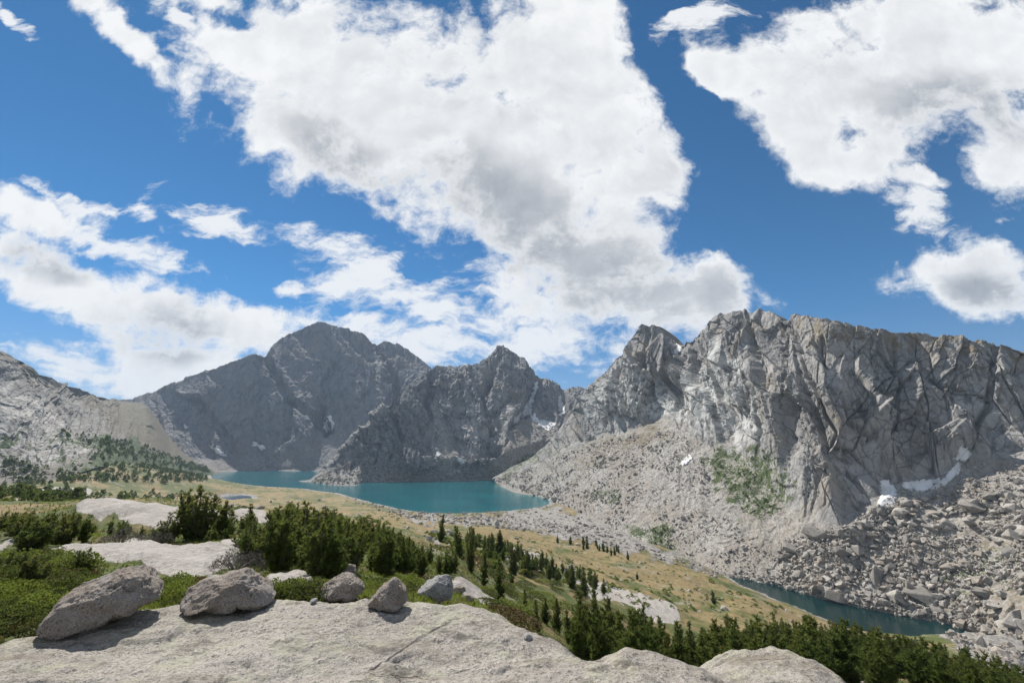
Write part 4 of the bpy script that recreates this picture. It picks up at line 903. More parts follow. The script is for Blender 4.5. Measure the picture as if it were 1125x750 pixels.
for j, i in enumerate(ind):
    put_block(HRM[j % 24], pb[i], sb[i], 'angular grey granite block lying in the jumble of talus above the pond', 'talus blocks above the pond')
ps = sample_sheet('right', BIG, 6500, 1.0, 2.0, _rg); ss = np.exp(_rg.normal(-0.15, 0.5, 6500)).clip(0.35, 2.6)
pa = sample_sheet('right', ALLT, 15000, 1.0, 2.0, _rg); sa = np.exp(_rg.normal(-0.55, 0.5, 15000)).clip(0.3, 2.8) * np.clip(np.hypot(pa[:, 0], pa[:, 1]) / 420, 0.6, 1.5)
def thin(p_, s_, k):
    f = fbm2(p_[:, 0] / 26, p_[:, 1] / 26 + p_[:, 2] / 40, 4, 1200); keep = f < k; big = np.exp(0.75 * fbm2(p_[:, 0] / 34 + 5, p_[:, 1] / 34, 3, 1210)); return p_[keep], (s_ * big)[keep].clip(0.3, 5)
ps, ss = thin(ps, ss, 0.30); pa, sa = thin(pa, sa, 0.36)
TOE = [(800, 628), (850, 630), (900, 645), (960, 655), (1040, 672), (1125, 690), (1160, 740), (1100, 712), (1040, 690), (960, 675), (900, 662), (850, 647), (800, 638)]
pt = sample_sheet('right', TOE, 500, 0.9, 1.4, _rg); st2 = np.exp(_rg.normal(0.15, 0.4, 500)).clip(0.5, 2.5)
merge_rocks('talus', np.concatenate([pb[rest], ps, pa, pt]), np.concatenate([sb[rest], ss, sa, st2]), M_BLOCK, 'grey field of countless broken granite blocks below the wall', 'talus', 5)
pm = np.concatenate([sample_sheet('middle', [(340, 533), (360, 510), (420, 500), (540, 500), (550, 528), (400, 532)], 1500, 1.0, 2.2, _rg), sample_sheet('middle', [(560, 460), (600, 460), (640, 480), (600, 520), (550, 520)], 500, 1.0, 3.0, _rg)])
merge_rocks('scree', pm, np.exp(_rg.normal(0.55, 0.45, len(pm))).clip(0.8, 4.5), M_BLOCK, 'pale broken rock piled along the far lake shore', 'scree', 6)

def ground_points(poly, rlo, rhi, n, rg_, mind=0.0, pred=None):
    ok = inpoly(GPX, GPY, poly) & (rg > rlo) & (rg < rhi)
    if pred is not None: ok &= pred
    ii = np.argwhere(ok)
    if len(ii) == 0: return np.zeros((0, 3))
    out = []
    for k in rg_.integers(len(ii), size=n * 12):
        i, j = ii[k]; q = GRND[i, j].copy(); q[:2] += rg_.normal(size=2) * 0.002 * rg[i, j]
        if mind and out and min((q[0] - a[0]) ** 2 + (q[1] - a[1]) ** 2 for a in out) < mind ** 2: continue
        q[2] = float(ground_z(q[0], q[1])); out.append(q)
        if len(out) >= n: break
    return np.array(out)
# rubble between the lake and the wall
NS = [(372, 541), (430, 556), (470, 562), (530, 563), (600, 555), (650, 572), (720, 605), (790, 628), (790, 636), (700, 606), (600, 586), (520, 578), (440, 568), (380, 550)]
pr = ground_points(NS, 230, 900, 1700, _rg, pred=(sl > 0.5))
pe = ground_points([(1030, 690), (1130, 700), (1180, 735), (1130, 738), (1060, 712)], 120, 260, 420, _rg)
pr = np.concatenate([pr, pe])
merge_rocks('lakeshore_rubble', pr, np.exp(_rg.normal(-0.1, 0.5, len(pr))).clip(0.3, 3.0), M_BLOCK, 'pale rubble strewn along the near lake shore and meadow edge', 'rubble', 7)
# pale stones in the meadow
pms = ground_points([(430, 572), (600, 590), (760, 630), (900, 680), (860, 692), (700, 660), (560, 625), (480, 600)], 60, 420, 210, _rg, 1.0)
for i, q in enumerate(pms):
    put_block(HRM[i % 24], q, float(np.exp(_rg.normal(-0.6, 0.6)).clip(0.22, 2.2)), 'small pale stone lying in the dry meadow above the pond', 'stones scattered over the meadow', 'stone')
pms = ground_points([(100, 520), (230, 520), (340, 540), (420, 560), (400, 572), (230, 560), (0, 560), (0, 535)], 120, 900, 90, _rg, 1.0, pred=(sl > 1) & (st_ > 1))
for i, q in enumerate(pms):
    put_block(HRM[i % 24], q, float(np.exp(_rg.normal(0.2, 0.5)).clip(0.5, 3.2)), 'pale stone lying in the valley grass left of the lake', 'stones scattered left of the lake', 'stone')

# ------------------------------------------------------------------ snow patches
ms, ns_, bs_ = material('old_snow'); pq = ns_.pos(); ns_.setin(bs_, 'Base Color', ns_.mix(ns_.ramp(ns_.noise(pq, 0.12, 7, 0.75), 0.34, 0.58), (0.42, 0.405, 0.38), (0.68, 0.68, 0.685)))
bs_.inputs['Roughness'].default_value = 0.7; ns_.setin(bs_, 'Normal', ns_.bump(ns_.noise(pq, 0.4, 4), 0.4, 0.6))
def snow(key, poly, label, vlo=1.0, vhi=4.05, lift=0.55):
    D, X, Y, N, V = SHEETS[key]; nr, nc = X.shape
    PX, PY = proj(D); ok = inpoly(PX + 2.2 * fbm2(PX / 4, PY / 4, 3, 12), PY + 2.2 * fbm2(PX / 4 + 8, PY / 4, 3, 13), poly) & (V > vlo) & (V < vhi)
    F = grid_faces(nr, nc); F = F[ok.ravel()[F].all(1)]
    if len(F) < 4: print('no snow', label); return
    used = np.unique(F); mp = np.full(nr * nc, -1); mp[used] = np.arange(len(used))
    Dn = np.stack([blur(D[..., i], 2, 1) for i in range(3)], -1)
    p = (0.5 * D + 0.5 * Dn).reshape(-1, 3)[used] + N.reshape(-1, 3)[used] * lift + np.array([0, 0, 0.35 * lift])
    # closed body: top sheet, and a skirt down into the rock
    pb_ = p - N.reshape(-1, 3)[used] * lift * 2.2
    f = mp[F]; n = len(p)
    e = np.concatenate([f[:, [0, 1]], f[:, [1, 2]], f[:, [2, 3]], f[:, [3, 0]]]); key_ = np.sort(e, 1); _, inv, cnt = np.unique(key_[:, 0] * n + key_[:, 1], return_inverse=True, return_counts=True)
    be = e[cnt[inv] == 1]; side = np.stack([be[:, 1], be[:, 0], be[:, 0] + n, be[:, 1] + n], -1)
    me = mesh_from_arrays('snow_patch', np.concatenate([p, pb_]), np.concatenate([f, side]))
    tag(link('snow_patch', me, ms), label, 'snow patch')
snow('right', [(962, 556), (967, 545), (966, 528), (976, 526), (985, 540), (983, 556), (972, 558)], 'narrow upright snow patch left of the snow arc below the wall')
snow('right', [(990, 531), (1010, 527), (1035, 526), (1047, 514), (1053, 505), (1056, 512), (1052, 522), (1040, 533), (1015, 540), (993, 538)], 'long curved snow arc at the foot of the granite wall')
snow('right', [(1046, 505), (1056, 490), (1066, 494), (1068, 503), (1058, 507)], 'small snow tongue in the cleft above the curved snow arc')
snow('right', [(746, 510), (756, 500), (764, 502), (753, 512)], 'tiny snow patch high on the talus below the granite wall')
snow('right', [(737, 388), (748, 375), (755, 379), (744, 391)], 'snow scrap in the notch between two granite summits')
snow('middle', [(572, 452), (581, 440), (588, 420), (593, 412), (590, 430), (584, 447), (592, 460), (611, 464), (611, 469), (602, 474), (589, 466), (580, 456), (568, 466), (559, 462)], 'branched snow gully on the dark jagged peak')
snow('middle', [(612, 445), (615, 430), (618, 440), (622, 453), (616, 456)], 'thin snow streak right of the branched snow gully')
snow('middle', [(500, 501), (508, 503), (516, 508), (510, 510), (502, 507)], 'small snow patch low on the dark peak above the lake')
snow('middle', [(476, 505), (481, 496), (485, 498), (480, 507)], 'thin slanting snow patch left of the lowest one on the dark peak')
snow('far', [(354, 470), (358, 457), (364, 456), (369, 467), (363, 476), (357, 474)], 'rounded snow patch at the foot of the tall headwall')
snow('far', [(274, 486), (283, 485), (294, 493), (288, 495)], 'slanting snow strip low on the tall dark headwall')
snow('far', [(226, 485), (233, 489), (252, 501), (246, 502), (232, 494)], 'long thin snow strip above the far lake shore')
snow('far', [(200, 467), (206, 466), (207, 470), (201, 471)], 'isolated white snow spot on the left part of the headwall', lift=1.5)

# ------------------------------------------------------------------ vegetation
def needle_mat(name, dark, light, tip, trans=0.3):
    m, n, bs = material(name)
    oi = n.node('ShaderNodeObjectInfo').outputs['Random']; t = n.attr('tone'); sx = n.node('ShaderNodeSeparateColor'); n.setin(sx, 0, t.outputs['Color'])
    c = n.mix(sx.outputs[0], dark, light)
    c = n.mix(n.math('MULTIPLY', n.ramp(sx.outputs[1], 0.55, 1.0), n.math('MULTIPLY', oi, 0.9)), c, tip)
    c = n.mix(n.math('MULTIPLY', oi, 0.35), c, tuple(x * 0.55 for x in light))
    n.setin(bs, 'Base Color', c); bs.inputs['Roughness'].default_value = 0.65; bs.inputs['Specular IOR Level'].default_value = 0.2
    tr = n.node('ShaderNodeBsdfTranslucent'); n.setin(tr, 'Color', c); mx = n.node('ShaderNodeMixShader'); mx.inputs[0].default_value = trans
    n.l.new(bs.outputs[0], mx.inputs[1]); n.l.new(tr.outputs[0], mx.inputs[2]); out = m.node_tree.nodes['Material Output']; n.l.new(mx.outputs[0], out.inputs[0]); return m
M_NEEDLE = needle_mat('pine_needles', (0.060, 0.092, 0.018), (0.165, 0.205, 0.046), (0.25, 0.20, 0.06), 0.5)
M_LEAF = needle_mat('willow_leaves', (0.125, 0.170, 0.022), (0.235, 0.290, 0.050), (0.28, 0.25, 0.06), 0.45)
M_DRYLEAF = needle_mat('autumn_leaves', (0.09, 0.075, 0.025), (0.17, 0.12, 0.05), (0.20, 0.10, 0.05), 0.3)
M_GREY = needle_mat('bare_twigs', (0.10, 0.09, 0.075), (0.19, 0.17, 0.145), (0.2, 0.17, 0.12), 0.1)
mb, nb, bb = material('pine_bark'); pbk = nb.objco(); nb.setin(bb, 'Base Color', nb.mix(nb.noise(pbk, 9, 5, 0.7), (0.075, 0.06, 0.05), (0.22, 0.19, 0.165)))
M_BARK = mb
class TB:
    def __init__(s): s.V = []; s.F = []; s.n = 0
    def tube(s, pts, rad, k=6):
        pts = np.array(pts, float); n = len(pts); t = np.gradient(pts, axis=0); t /= np.linalg.norm(t, axis=1)[:, None] + 1e-9
        ref = np.array([0.3, 0.9, 0.1]); a = np.cross(t, ref); a /= np.linalg.norm(a, axis=1)[:, None] + 1e-9; b = np.cross(t, a)
        th = np.arange(k) / k * 2 * math.pi
        ring = pts[:, None] + (a[:, None] * np.cos(th)[None, :, None] + b[:, None] * np.sin(th)[None, :, None]) * np.array(rad)[:, None, None]
        s.V.append(ring.reshape(-1, 3)); i = np.arange(n - 1)[:, None] * k + np.arange(k)[None]; j = np.arange(n - 1)[:, None] * k + (np.arange(k)[None] + 1) % k
        s.F.append(np.stack([i, j, j + k, i + k], -1).reshape(-1, 4) + s.n); s.n += n * k
    def mesh(s, name): return mesh_from_arrays(name, np.concatenate(s.V), np.concatenate(s.F))
def tufts(pts, dirs, L, wid, nb_, rg_, spread=0.75):
    """needle brushes: nb_ slim triangles fanned round each direction"""
    n = len(pts); P0 = np.repeat(pts, nb_, 0); D0 = np.repeat(dirs, nb_, 0); LL = np.repeat(L, nb_)
    D = D0 + rg_.normal(size=(n * nb_, 3)) * spread; D /= np.linalg.norm(D, axis=1)[:, None]
    S = np.cross(D, rg_.normal(size=D.shape)); S /= np.linalg.norm(S, axis=1)[:, None]
    ln = LL * rg_.uniform(0.6, 1.15, n * nb_); w = wid * LL
    a = P0 - S * w[:, None]; b = P0 + S * w[:, None]; c = P0 + D * ln[:, None]
    V = np.stack([a, b, c], 1).reshape(-1, 3); F = np.arange(len(V)).reshape(-1, 3); return V, F, nb_
def pine(seed, H, W, leaders, spread, dens=1.0, bare=0.06, tl=0.17, lean=0.12):
    rg_ = np.random.default_rng(seed); tb = TB(); TP, TD, TL, T1, T2 = [], [], [], [], []
    for l in range(leaders):
        ph = rg_.uniform(0, 6.283); off = spread * rg_.uniform(0.35, 1.0) if l else 0.0
        h = H * (1.0 if l == 0 else rg_.uniform(0.55, 0.95)); base = np.array([0.0, 0, -0.15]); 
        topp = np.array([math.cos(ph) * off, math.sin(ph) * off, h]) + np.append(rg_.normal(size=2) * lean * h * 0.4, 0)
        k1 = np.array([math.cos(ph) * off * 0.75, math.sin(ph) * off * 0.75, h * 0.3])
        ts = np.linspace(0, 1, 7); C = ((1 - ts) ** 2)[:, None] * base + (2 * ts * (1 - ts))[:, None] * k1 + (ts ** 2)[:, None] * topp
        C += rg_.normal(size=C.shape) * 0.012 * h * np.minimum(1, ts * 3)[:, None]
        r0 = 0.022 * h + 0.02; tb.tube(C, r0 * (1 - 0.9 * ts) + 0.004, 6)
        ww = W * (1.0 if leaders == 1 else 0.62); nl = int((26 + 14 * h) * dens)
        for i in range(nl):
            t = bare + (0.99 - bare) * ((i + rg_.uniform(-.3, .3)) / nl); t = min(max(t, 0.03), 0.99)
            p = np.array([np.interp(t, ts, C[:, q]) for q in range(3)])
            pro = min(1.0, (1 - t) * 2.1 + 0.10) * (0.55 + 0.45 * min(1, t * 4)) * (0.75 + 0.35 * math.sin(t * 17 + ph))
            L = ww * 0.5 * pro * rg_.uniform(0.35, 1.35); az = i * 2.399 + rg_.uniform(-.5, .5); up_ = rg_.uniform(0.15, 0.75) + 0.5 * t
            d = np.array([math.cos(az), math.sin(az), up_ * 0.6]); d /= np.linalg.norm(d)
            q1 = p + d * L * 0.55; q2 = q1 + (d + np.array([0, 0, 0.55])) * L * 0.42
            tb.tube([p, q1, q2], [0.012 * h * 0.5 + 0.006, 0.009, 0.004], 3)
            nt_ = max(2, int(5 * L / 0.45) + 1)
            for k in range(nt_):
                u = 0.25 + 0.75 * (k + rg_.uniform(0, 1)) / nt_
                q = p + (q1 - p) * (u / 0.55) if u < 0.55 else q1 + (q2 - q1) * ((u - 0.55) / 0.45)
                q = q + rg_.normal(size=3) * 0.05 * W * 0.5
                TP.append(q); dd = d * 0.7 + np.array([0, 0, 0.75]); TD.append(dd / np.linalg.norm(dd)); TL.append(tl * rg_.uniform(0.75, 1.2)); T1.append(rg_.uniform(0, 1)); T2.append(0.6 * t + 0.5 * u * rg_.uniform(.4, 1))
    TP, TD, TL = np.array(TP), np.array(TD), np.array(TL)
    V, F, nbl = tufts(TP, TD, TL, 0.14, 11, rg_, 0.62)
    cm = mesh_from_arrays('crown', V, F, smooth=False)
    tone = np.stack([np.repeat(T1, nbl * 3), np.repeat(np.clip(T2, 0, 1), nbl * 3), np.zeros(len(V))], -1); set_attr(cm, 'tone', tone); cm.materials.append(M_NEEDLE)
    tm = tb.mesh('trunk'); tm.materials.append(M_BARK)
    return tm, cm
#  variants: (trunk, crown, height)
KRUM = [(*pine(500 + i, 2.0, 1.5, 6 + i % 3, 0.8, 0.85, 0.02, 0.16), 2.0) for i in range(5)]      # bushy, many upright leaders
SLIM = [(*pine(520 + i, 3.0, 1.4, 2 + i % 2, 0.3, 1.0, 0.05, 0.17), 3.0) for i in range(4)]      # single upright
FULL = [(*pine(540 + i, 5.0, 2.7, 2 + i % 3, 0.5, 1.15, 0.06, 0.24), 5.0) for i in range(4)]       # tall forest pine
def put_pine(var, p, h, label, group, wide=1.0):
    tm, cm, H = var; s = h / H
    r = bpy.data.objects.new('pine_tree', None); COL.objects.link(r); r.location = (p[0], p[1], p[2] - 0.03 * h); r.rotation_euler = (_rg.normal() * 0.05, _rg.normal() * 0.05, _rg.uniform(0, 6.283)); r.scale = (s * wide, s * wide, s)
    for nm, me in (('trunk', tm), ('crown', cm)):
        o = bpy.data.objects.new(nm, me); COL.objects.link(o); o.parent = r
    return tag(r, label, 'pine tree', group)
def grove(poly, rlo, rhi, n, h0, h1, vars_, label, group, mind, wide=(0.85, 1.25), pred=None):
    for q in ground_points(poly, rlo, rhi, n, _rg, mind, pred):
        h = fit_h(q, _rg.uniform(h0, h1))
        if h > 0.35: put_pine(vars_[_rg.integers(len(vars_))], q, h, label, group, _rg.uniform(*wide) * (1.25 if h < 1 else 1))
NOROCK = ROCK < 0.06
TOPS = np.array([(-300, 566), (-100, 564), (0, 562), (60, 557), (100, 566), (150, 574), (193, 578), (204, 570), (225, 570), (235, 576), (285, 572), (300, 553), (335, 550), (380, 566), (420, 573), (450, 590), (480, 600), (560, 618), (575, 672), (592, 682), (610, 656), (640, 647), (700, 664), (730, 676), (770, 688), (800, 675), (850, 674), (880, 670), (920, 674), (960, 683), (1000, 693), (1040, 699), (1100, 718), (1125, 724), (1300, 790)], float)
def fit_h(q, h):
    """keep crowns under the height of the thickets"""
    if math.hypot(q[0], q[1]) > 200: return h
    px, _ = proj(np.array(q)); lim = np.interp(px, TOPS[:, 0], TOPS[:, 1]) + abs(_rg.normal()) * (13 if px > 560 else 15) - 3
    if math.hypot(q[0], q[1]) > 62 and px < 700: return h
    return min(h, (float(ray(px, lim)[1]) * q[1] - q[2]) * 0.95)
grove([(-90, 590), (0, 578), (60, 575), (85, 585), (130, 586), (190, 590), (205, 600), (150, 598), (110, 597), (70, 600), (0, 606), (-90, 615)], 13, 30, 34, 1.0, 1.9, KRUM, 'stunted bushy pine in the thicket between the two pale slabs', 'stunted pines on the left', 0.7, pred=NOROCK)
grove([(-90, 570), (0, 566), (75, 566), (80, 580), (0, 585), (-90, 595)], 20, 36, 14, 1.6, 2.6, KRUM, 'bushy pine rising at the left edge behind the pale slabs', 'taller pines on the left', 1.0, pred=NOROCK)
grove([(225, 600), (290, 588), (330, 580), (420, 585), (500, 612), (500, 640), (440, 632), (350, 640), (330, 652), (275, 645), (262, 615)], 9, 46, 78, 1.1, 2.3, KRUM + SLIM[:2], 'dark bushy pine in the dense thicket behind the row of boulders', 'pines of the central thicket', 0.75, pred=NOROCK)
grove([(285, 575), (330, 572), (400, 578), (450, 590), (440, 600), (380, 592), (290, 588)], 22, 60, 22, 1.8, 3.0, KRUM + SLIM, 'upright pine along the far edge of the central thicket', 'pines at the far edge of the thicket', 1.2)
grove([(460, 596), (520, 598), (590, 606), (650, 640), (690, 668), (650, 660), (600, 640), (540, 625), (500, 612)], 70, 160, 34, 3.0, 5.0, SLIM + FULL, 'small dark pine in the belt crossing the grassy slope', 'pines of the slope belt', 2.5)
grove([(612, 592), (650, 596), (705, 612), (718, 620), (690, 616), (650, 605), (612, 600)], 220, 340, 20, 3.5, 5.5, FULL, 'tiny pine in the far row at the top of the dry meadow', 'pines of the far row', 4.0)
grove([(790, 722), (812, 700), (870, 688), (900, 686), (960, 702), (1020, 712), (1125, 735), (1180, 760), (1125, 775), (950, 770), (880, 745)], 48, 175, 70, 3.6, 5.6, FULL, 'dense green pine in the forest below the pond', 'pines of the lower forest', 2.2)
def pine_at(px, base, Y, h, var, label, wide=1.0, group=None):
    q = P(px, base, Y); put_pine(var, (q[0], q[1], float(ground_z(q[0], q[1]))), h, label, group, wide)
pine_at(214, 606, 16.5, 1.75, KRUM[1], 'round dark pine standing alone between the two pale slabs', 1.0)
pine_at(246, 604, 17, 1.3, KRUM[2], 'smaller pine just right of the round dark pine between the slabs', 1.0)
pine_at(272, 604, 18, 1.2, KRUM[3], 'bushy pine at right end of the lower pale slab', 1.1)
pine_at(30, 652, 7.5, 0.42, KRUM[2], 'tiny dark pine among green shrubs left of the largest boulder', 1.3)
pine_at(92, 634, 9.3, 0.42, KRUM[4], 'tiny dark pine just above the largest boulder', 1.5)
pine_at(8, 634, 9, 0.4, KRUM[0], 'tiny dark pine at the left edge among heath shrubs', 1.6)
pine_at(180, 603, 16, 0.9, KRUM[0], 'low brownish pine left of the round dark pine', 1.2)
pine_at(549, 664, 26, 2.3, SLIM[0], 'dense columnar pine alone right of the cool grey boulder', 1.15)
pine_at(531, 656, 28, 2.0, SLIM[2], 'pointed small pine left of the dense columnar pine', 1.0)
pine_at(517, 648, 30, 1.9, SLIM[1], 'slim pine at right end of the central thicket', 0.9)
pine_at(505, 640, 34, 2.6, SLIM[3], 'tall slim pine by the pale rock right of the thicket', 0.9)
pine_at(786, 672, 170, 4.5, FULL[0], 'lone round pine on the dry meadow above the pond', 1.2)
pine_at(700, 637, 210, 3.0, FULL[1], 'solitary little pine beside the pale outcrop on the meadow', 1.2)
for i, (px, top, Y, h, w) in enumerate([(578, 672, 27, 2.6, 1.2), (590, 682, 26, 2.2, 1.3), (612, 655, 34, 4.2, 1.0), (636, 648, 31, 5.2, 1.0), (652, 660, 33, 4.6, 0.9), (625, 668, 28, 4.0, 1.1), (668, 655, 36, 5.0, 0.9), (682, 668, 33, 4.8, 1.0), (704, 662, 36, 5.2, 1.0), (664, 690, 26, 3.4, 1.2), (695, 692, 27, 3.4, 1.1),
        (724, 676, 37, 5.0, 1.0), (742, 690, 36, 4.4, 1.1), (758, 680, 44, 5.0, 1.0), (770, 688, 46, 5.2, 1.0), (640, 700, 24, 2.6, 1.2), (720, 700, 28, 3.0, 1.1), (752, 706, 32, 3.4, 1.1), (786, 690, 52, 5.2, 1.0), (600, 690, 30, 3.2, 1.2)]):
    q = P(px, top, Y); gz = float(ground_z(q[0], q[1])); hh = max(1.5, q[2] - gz)
    put_pine((FULL + SLIM)[(i * 3) % 6 if i not in (0, 1) else 4], (q[0], q[1], gz), min(hh, 7.5), 'tall green pine in the clump just beyond the big slab' if i != 3 else 'tallest conical pine rising beyond the big slab edge', 'pines beyond the slab edge' if i != 3 else None, w * (0.8 if hh > 6 else 1))

# ---- pines past the three hundred nearest: one mass
LOW = [pine(560 + i, 5.0, 2.9, 2 + i % 3, 0.7, 0.42, 0.04, 0.34) for i in range(4)]
def pine_mass(name, pts, hs, label):
    Vs, Ts = [], []
    for q, h in zip(pts, hs):
        h = fit_h(q, h)
        if h < 0.25: continue
        cm = LOW[_rg.integers(4)][1]; n = len(cm.vertices); v = np.zeros(n * 3, np.float32); cm.vertices.foreach_get('co', v); v = v.reshape(-1, 3); tt = np.zeros(n * 4, np.float32); cm.attributes['tone'].data.foreach_get('color', tt)
        a = _rg.uniform(0, 6.283); c, s_ = math.cos(a) * h / 5, math.sin(a) * h / 5; w_ = _rg.uniform(.9, 1.4)
        Vs.append(np.stack([(v[:, 0] * c - v[:, 1] * s_) * w_, (v[:, 0] * s_ + v[:, 1] * c) * w_, v[:, 2] * h / 5], -1) + q); Ts.append(tt.reshape(-1, 4) * _rg.uniform(0.6, 1.0))
    V = np.concatenate(Vs); me = mesh_from_arrays(name, V, np.arange(len(V)).reshape(-1, 3), smooth=False); set_attr(me, 'tone', np.concatenate(Ts))
    tag(link(name, me, M_NEEDLE), label, 'trees', kind='stuff')
lp = np.concatenate([ground_points([(760, 725), (812, 698), (870, 686), (900, 682), (960, 700), (1020, 710), (1125, 732), (1200, 760), (1125, 790), (950, 775), (860, 750)], 45, 190, 170, _rg, 1.2), ground_points([(560, 712), (640, 715), (760, 715), (900, 735), (1125, 765), (1200, 860), (1000, 850), (800, 790), (640, 752), (590, 740)], 16, 62, 85, _rg, 1.1)])
pine_mass('forest', lp, _rg.uniform(2.6, 5.6, len(lp)), 'mass of green pines filling the lower slope below the pond')
kp = np.concatenate([ground_points([(225, 600), (290, 585), (330, 578), (420, 583), (500, 610), (500, 640), (440, 632), (350, 640), (330, 652), (275, 645), (262, 615)], 9, 50, 120, _rg, 0.5, NOROCK), ground_points([(-90, 590), (0, 570), (75, 570), (85, 585), (130, 586), (190, 590), (205, 600), (150, 598), (70, 600), (0, 606), (-90, 615)], 13, 36, 60, _rg, 0.6, NOROCK), ground_points([(460, 596), (520, 598), (590, 606), (650, 640), (690, 668), (640, 665), (540, 640), (500, 612)], 40, 160, 60, _rg, 1.5)])
pine_mass('dwarf_pines', kp, np.interp(np.hypot(kp[:, 0], kp[:, 1]), [10, 40, 100], [0.9, 1.5, 3.0]) * np.exp(_rg.normal(0, .2, len(kp))), 'low dwarf pine scrub filling the thickets between taller pines')

# ---- far woodland on the hummock and the left slope: one mass
def far_tree(seed):
    rg_ = np.random.default_rng(seed); n = 34; t = rg_.uniform(0.05, 1, n); az = rg_.uniform(0, 6.283, n); r = 0.42 * (1.08 - t) ** 0.7 * np.sqrt(rg_.uniform(0.2, 1, n))
    p = np.stack([r * np.cos(az), r * np.sin(az), t * 0.95], -1); d = np.stack([np.cos(az) * .6, np.sin(az) * .6, np.full(n, 0.6)], -1)
    return tufts(p, d, np.full(n, 0.24), 0.30, 5, rg_, 0.6)[0]
FT = [far_tree(i) for i in range(8)]
def woodland(pts, hs, label):
    Vs, Ts = [], []
    for q, h in zip(pts, hs):
        v = FT[_rg.integers(8)] * np.array([h * _rg.uniform(.8, 1.5), h * _rg.uniform(.8, 1.5), h]); a = _rg.uniform(0, 6.283); c, s_ = math.cos(a), math.sin(a)
        Vs.append(np.stack([v[:, 0] * c - v[:, 1] * s_, v[:, 0] * s_ + v[:, 1] * c, v[:, 2]], -1) + q); Ts.append(np.full(len(v), _rg.random()))
    V = np.concatenate(Vs); me = mesh_from_arrays('woodland', V, np.arange(len(V)).reshape(-1, 3), smooth=False); t = np.concatenate(Ts); set_attr(me, 'tone', np.stack([t * 0.7, t * 0.4, t], -1))
    tag(link('woodland', me, M_NEEDLE), label, 'trees', kind='stuff')
wl = [sample_sheet('left', [(112, 482), (140, 482), (180, 497), (228, 514), (232, 526), (150, 520), (100, 505)], 430, 0.9, 3.0, _rg), sample_sheet('left', [(60, 470), (110, 482), (180, 500), (170, 507), (110, 494), (60, 482)], 70, 0.9, 3.0, _rg), sample_sheet('left', [(0, 500), (60, 520), (110, 500), (120, 510), (60, 535), (0, 540)], 60, 0.5, 3.0, _rg),
      ground_points([(100, 508), (180, 514), (232, 520), (225, 530), (150, 530), (80, 530), (0, 538), (0, 528)], 350, 1100, 520, _rg), ground_points([(-40, 535), (40, 530), (110, 535), (140, 545), (60, 556), (-40, 560)], 140, 480, 260, _rg, 2.0), ground_points([(120, 545), (200, 541), (200, 549), (130, 551)], 300, 800, 50, _rg)]
wp = np.concatenate([w_ for w_ in wl if len(w_)]); wr = np.hypot(wp[:, 0], wp[:, 1])
woodland(wp, np.interp(wr, [150, 400, 900], [1.9, 2.6, 4.0]) * np.exp(_rg.normal(0, 0.3, len(wp))), 'far dark conifers covering the green hummock and slope at left')
ws = np.concatenate([sample_sheet('right', [(770, 500), (800, 490), (850, 495), (872, 525), (850, 570), (810, 560)], 130, 1.5, 3.2, _rg), sample_sheet('right', [(645, 542), (685, 537), (680, 550), (648, 554)], 40, 1, 2, _rg), sample_sheet('right', [(700, 578), (735, 578), (742, 604), (722, 610)], 60, 1, 2, _rg), sample_sheet('middle', [(548, 518), (572, 504), (600, 494), (603, 502), (572, 520)], 80, 1, 3, _rg)])
woodland(ws, np.exp(_rg.normal(0.35, 0.35, len(ws))), 'low green scrub growing on ledges and between the talus')

sp_pts = np.concatenate([ground_points([(470, 585), (600, 590), (760, 632), (860, 665), (840, 690), (700, 665), (560, 630), (470, 605)], 60, 400, 520, _rg, 0.8), ground_points([(100, 530), (230, 522), (340, 540), (420, 560), (480, 575), (400, 580), (230, 562), (0, 562), (0, 540)], 90, 1000, 520, _rg, 1.0, pred=(sl > 2) & (st_ > 2))])
def scrub(pts, hs, label):
    Vs, Ts = [], []
    for q, h in zip(pts, hs):
        v = FT[_rg.integers(8)] * np.array([h * _rg.uniform(1.5, 3.2), h * _rg.uniform(1.5, 3.2), h * 0.9]); Vs.append(v + q); Ts.append(np.full(len(v), _rg.random()))
    V = np.concatenate(Vs); me = mesh_from_arrays('scrub', V, np.arange(len(V)).reshape(-1, 3), smooth=False); t = np.concatenate(Ts); set_attr(me, 'tone', np.stack([t * .7, t, t], -1)); tag(link('scrub', me, M_LEAF), label, 'scrub', kind='stuff')
scrub(sp_pts, np.exp(_rg.normal(-0.5, 0.4, len(sp_pts))), 'low willow scrub dotted over the meadow and valley floor')

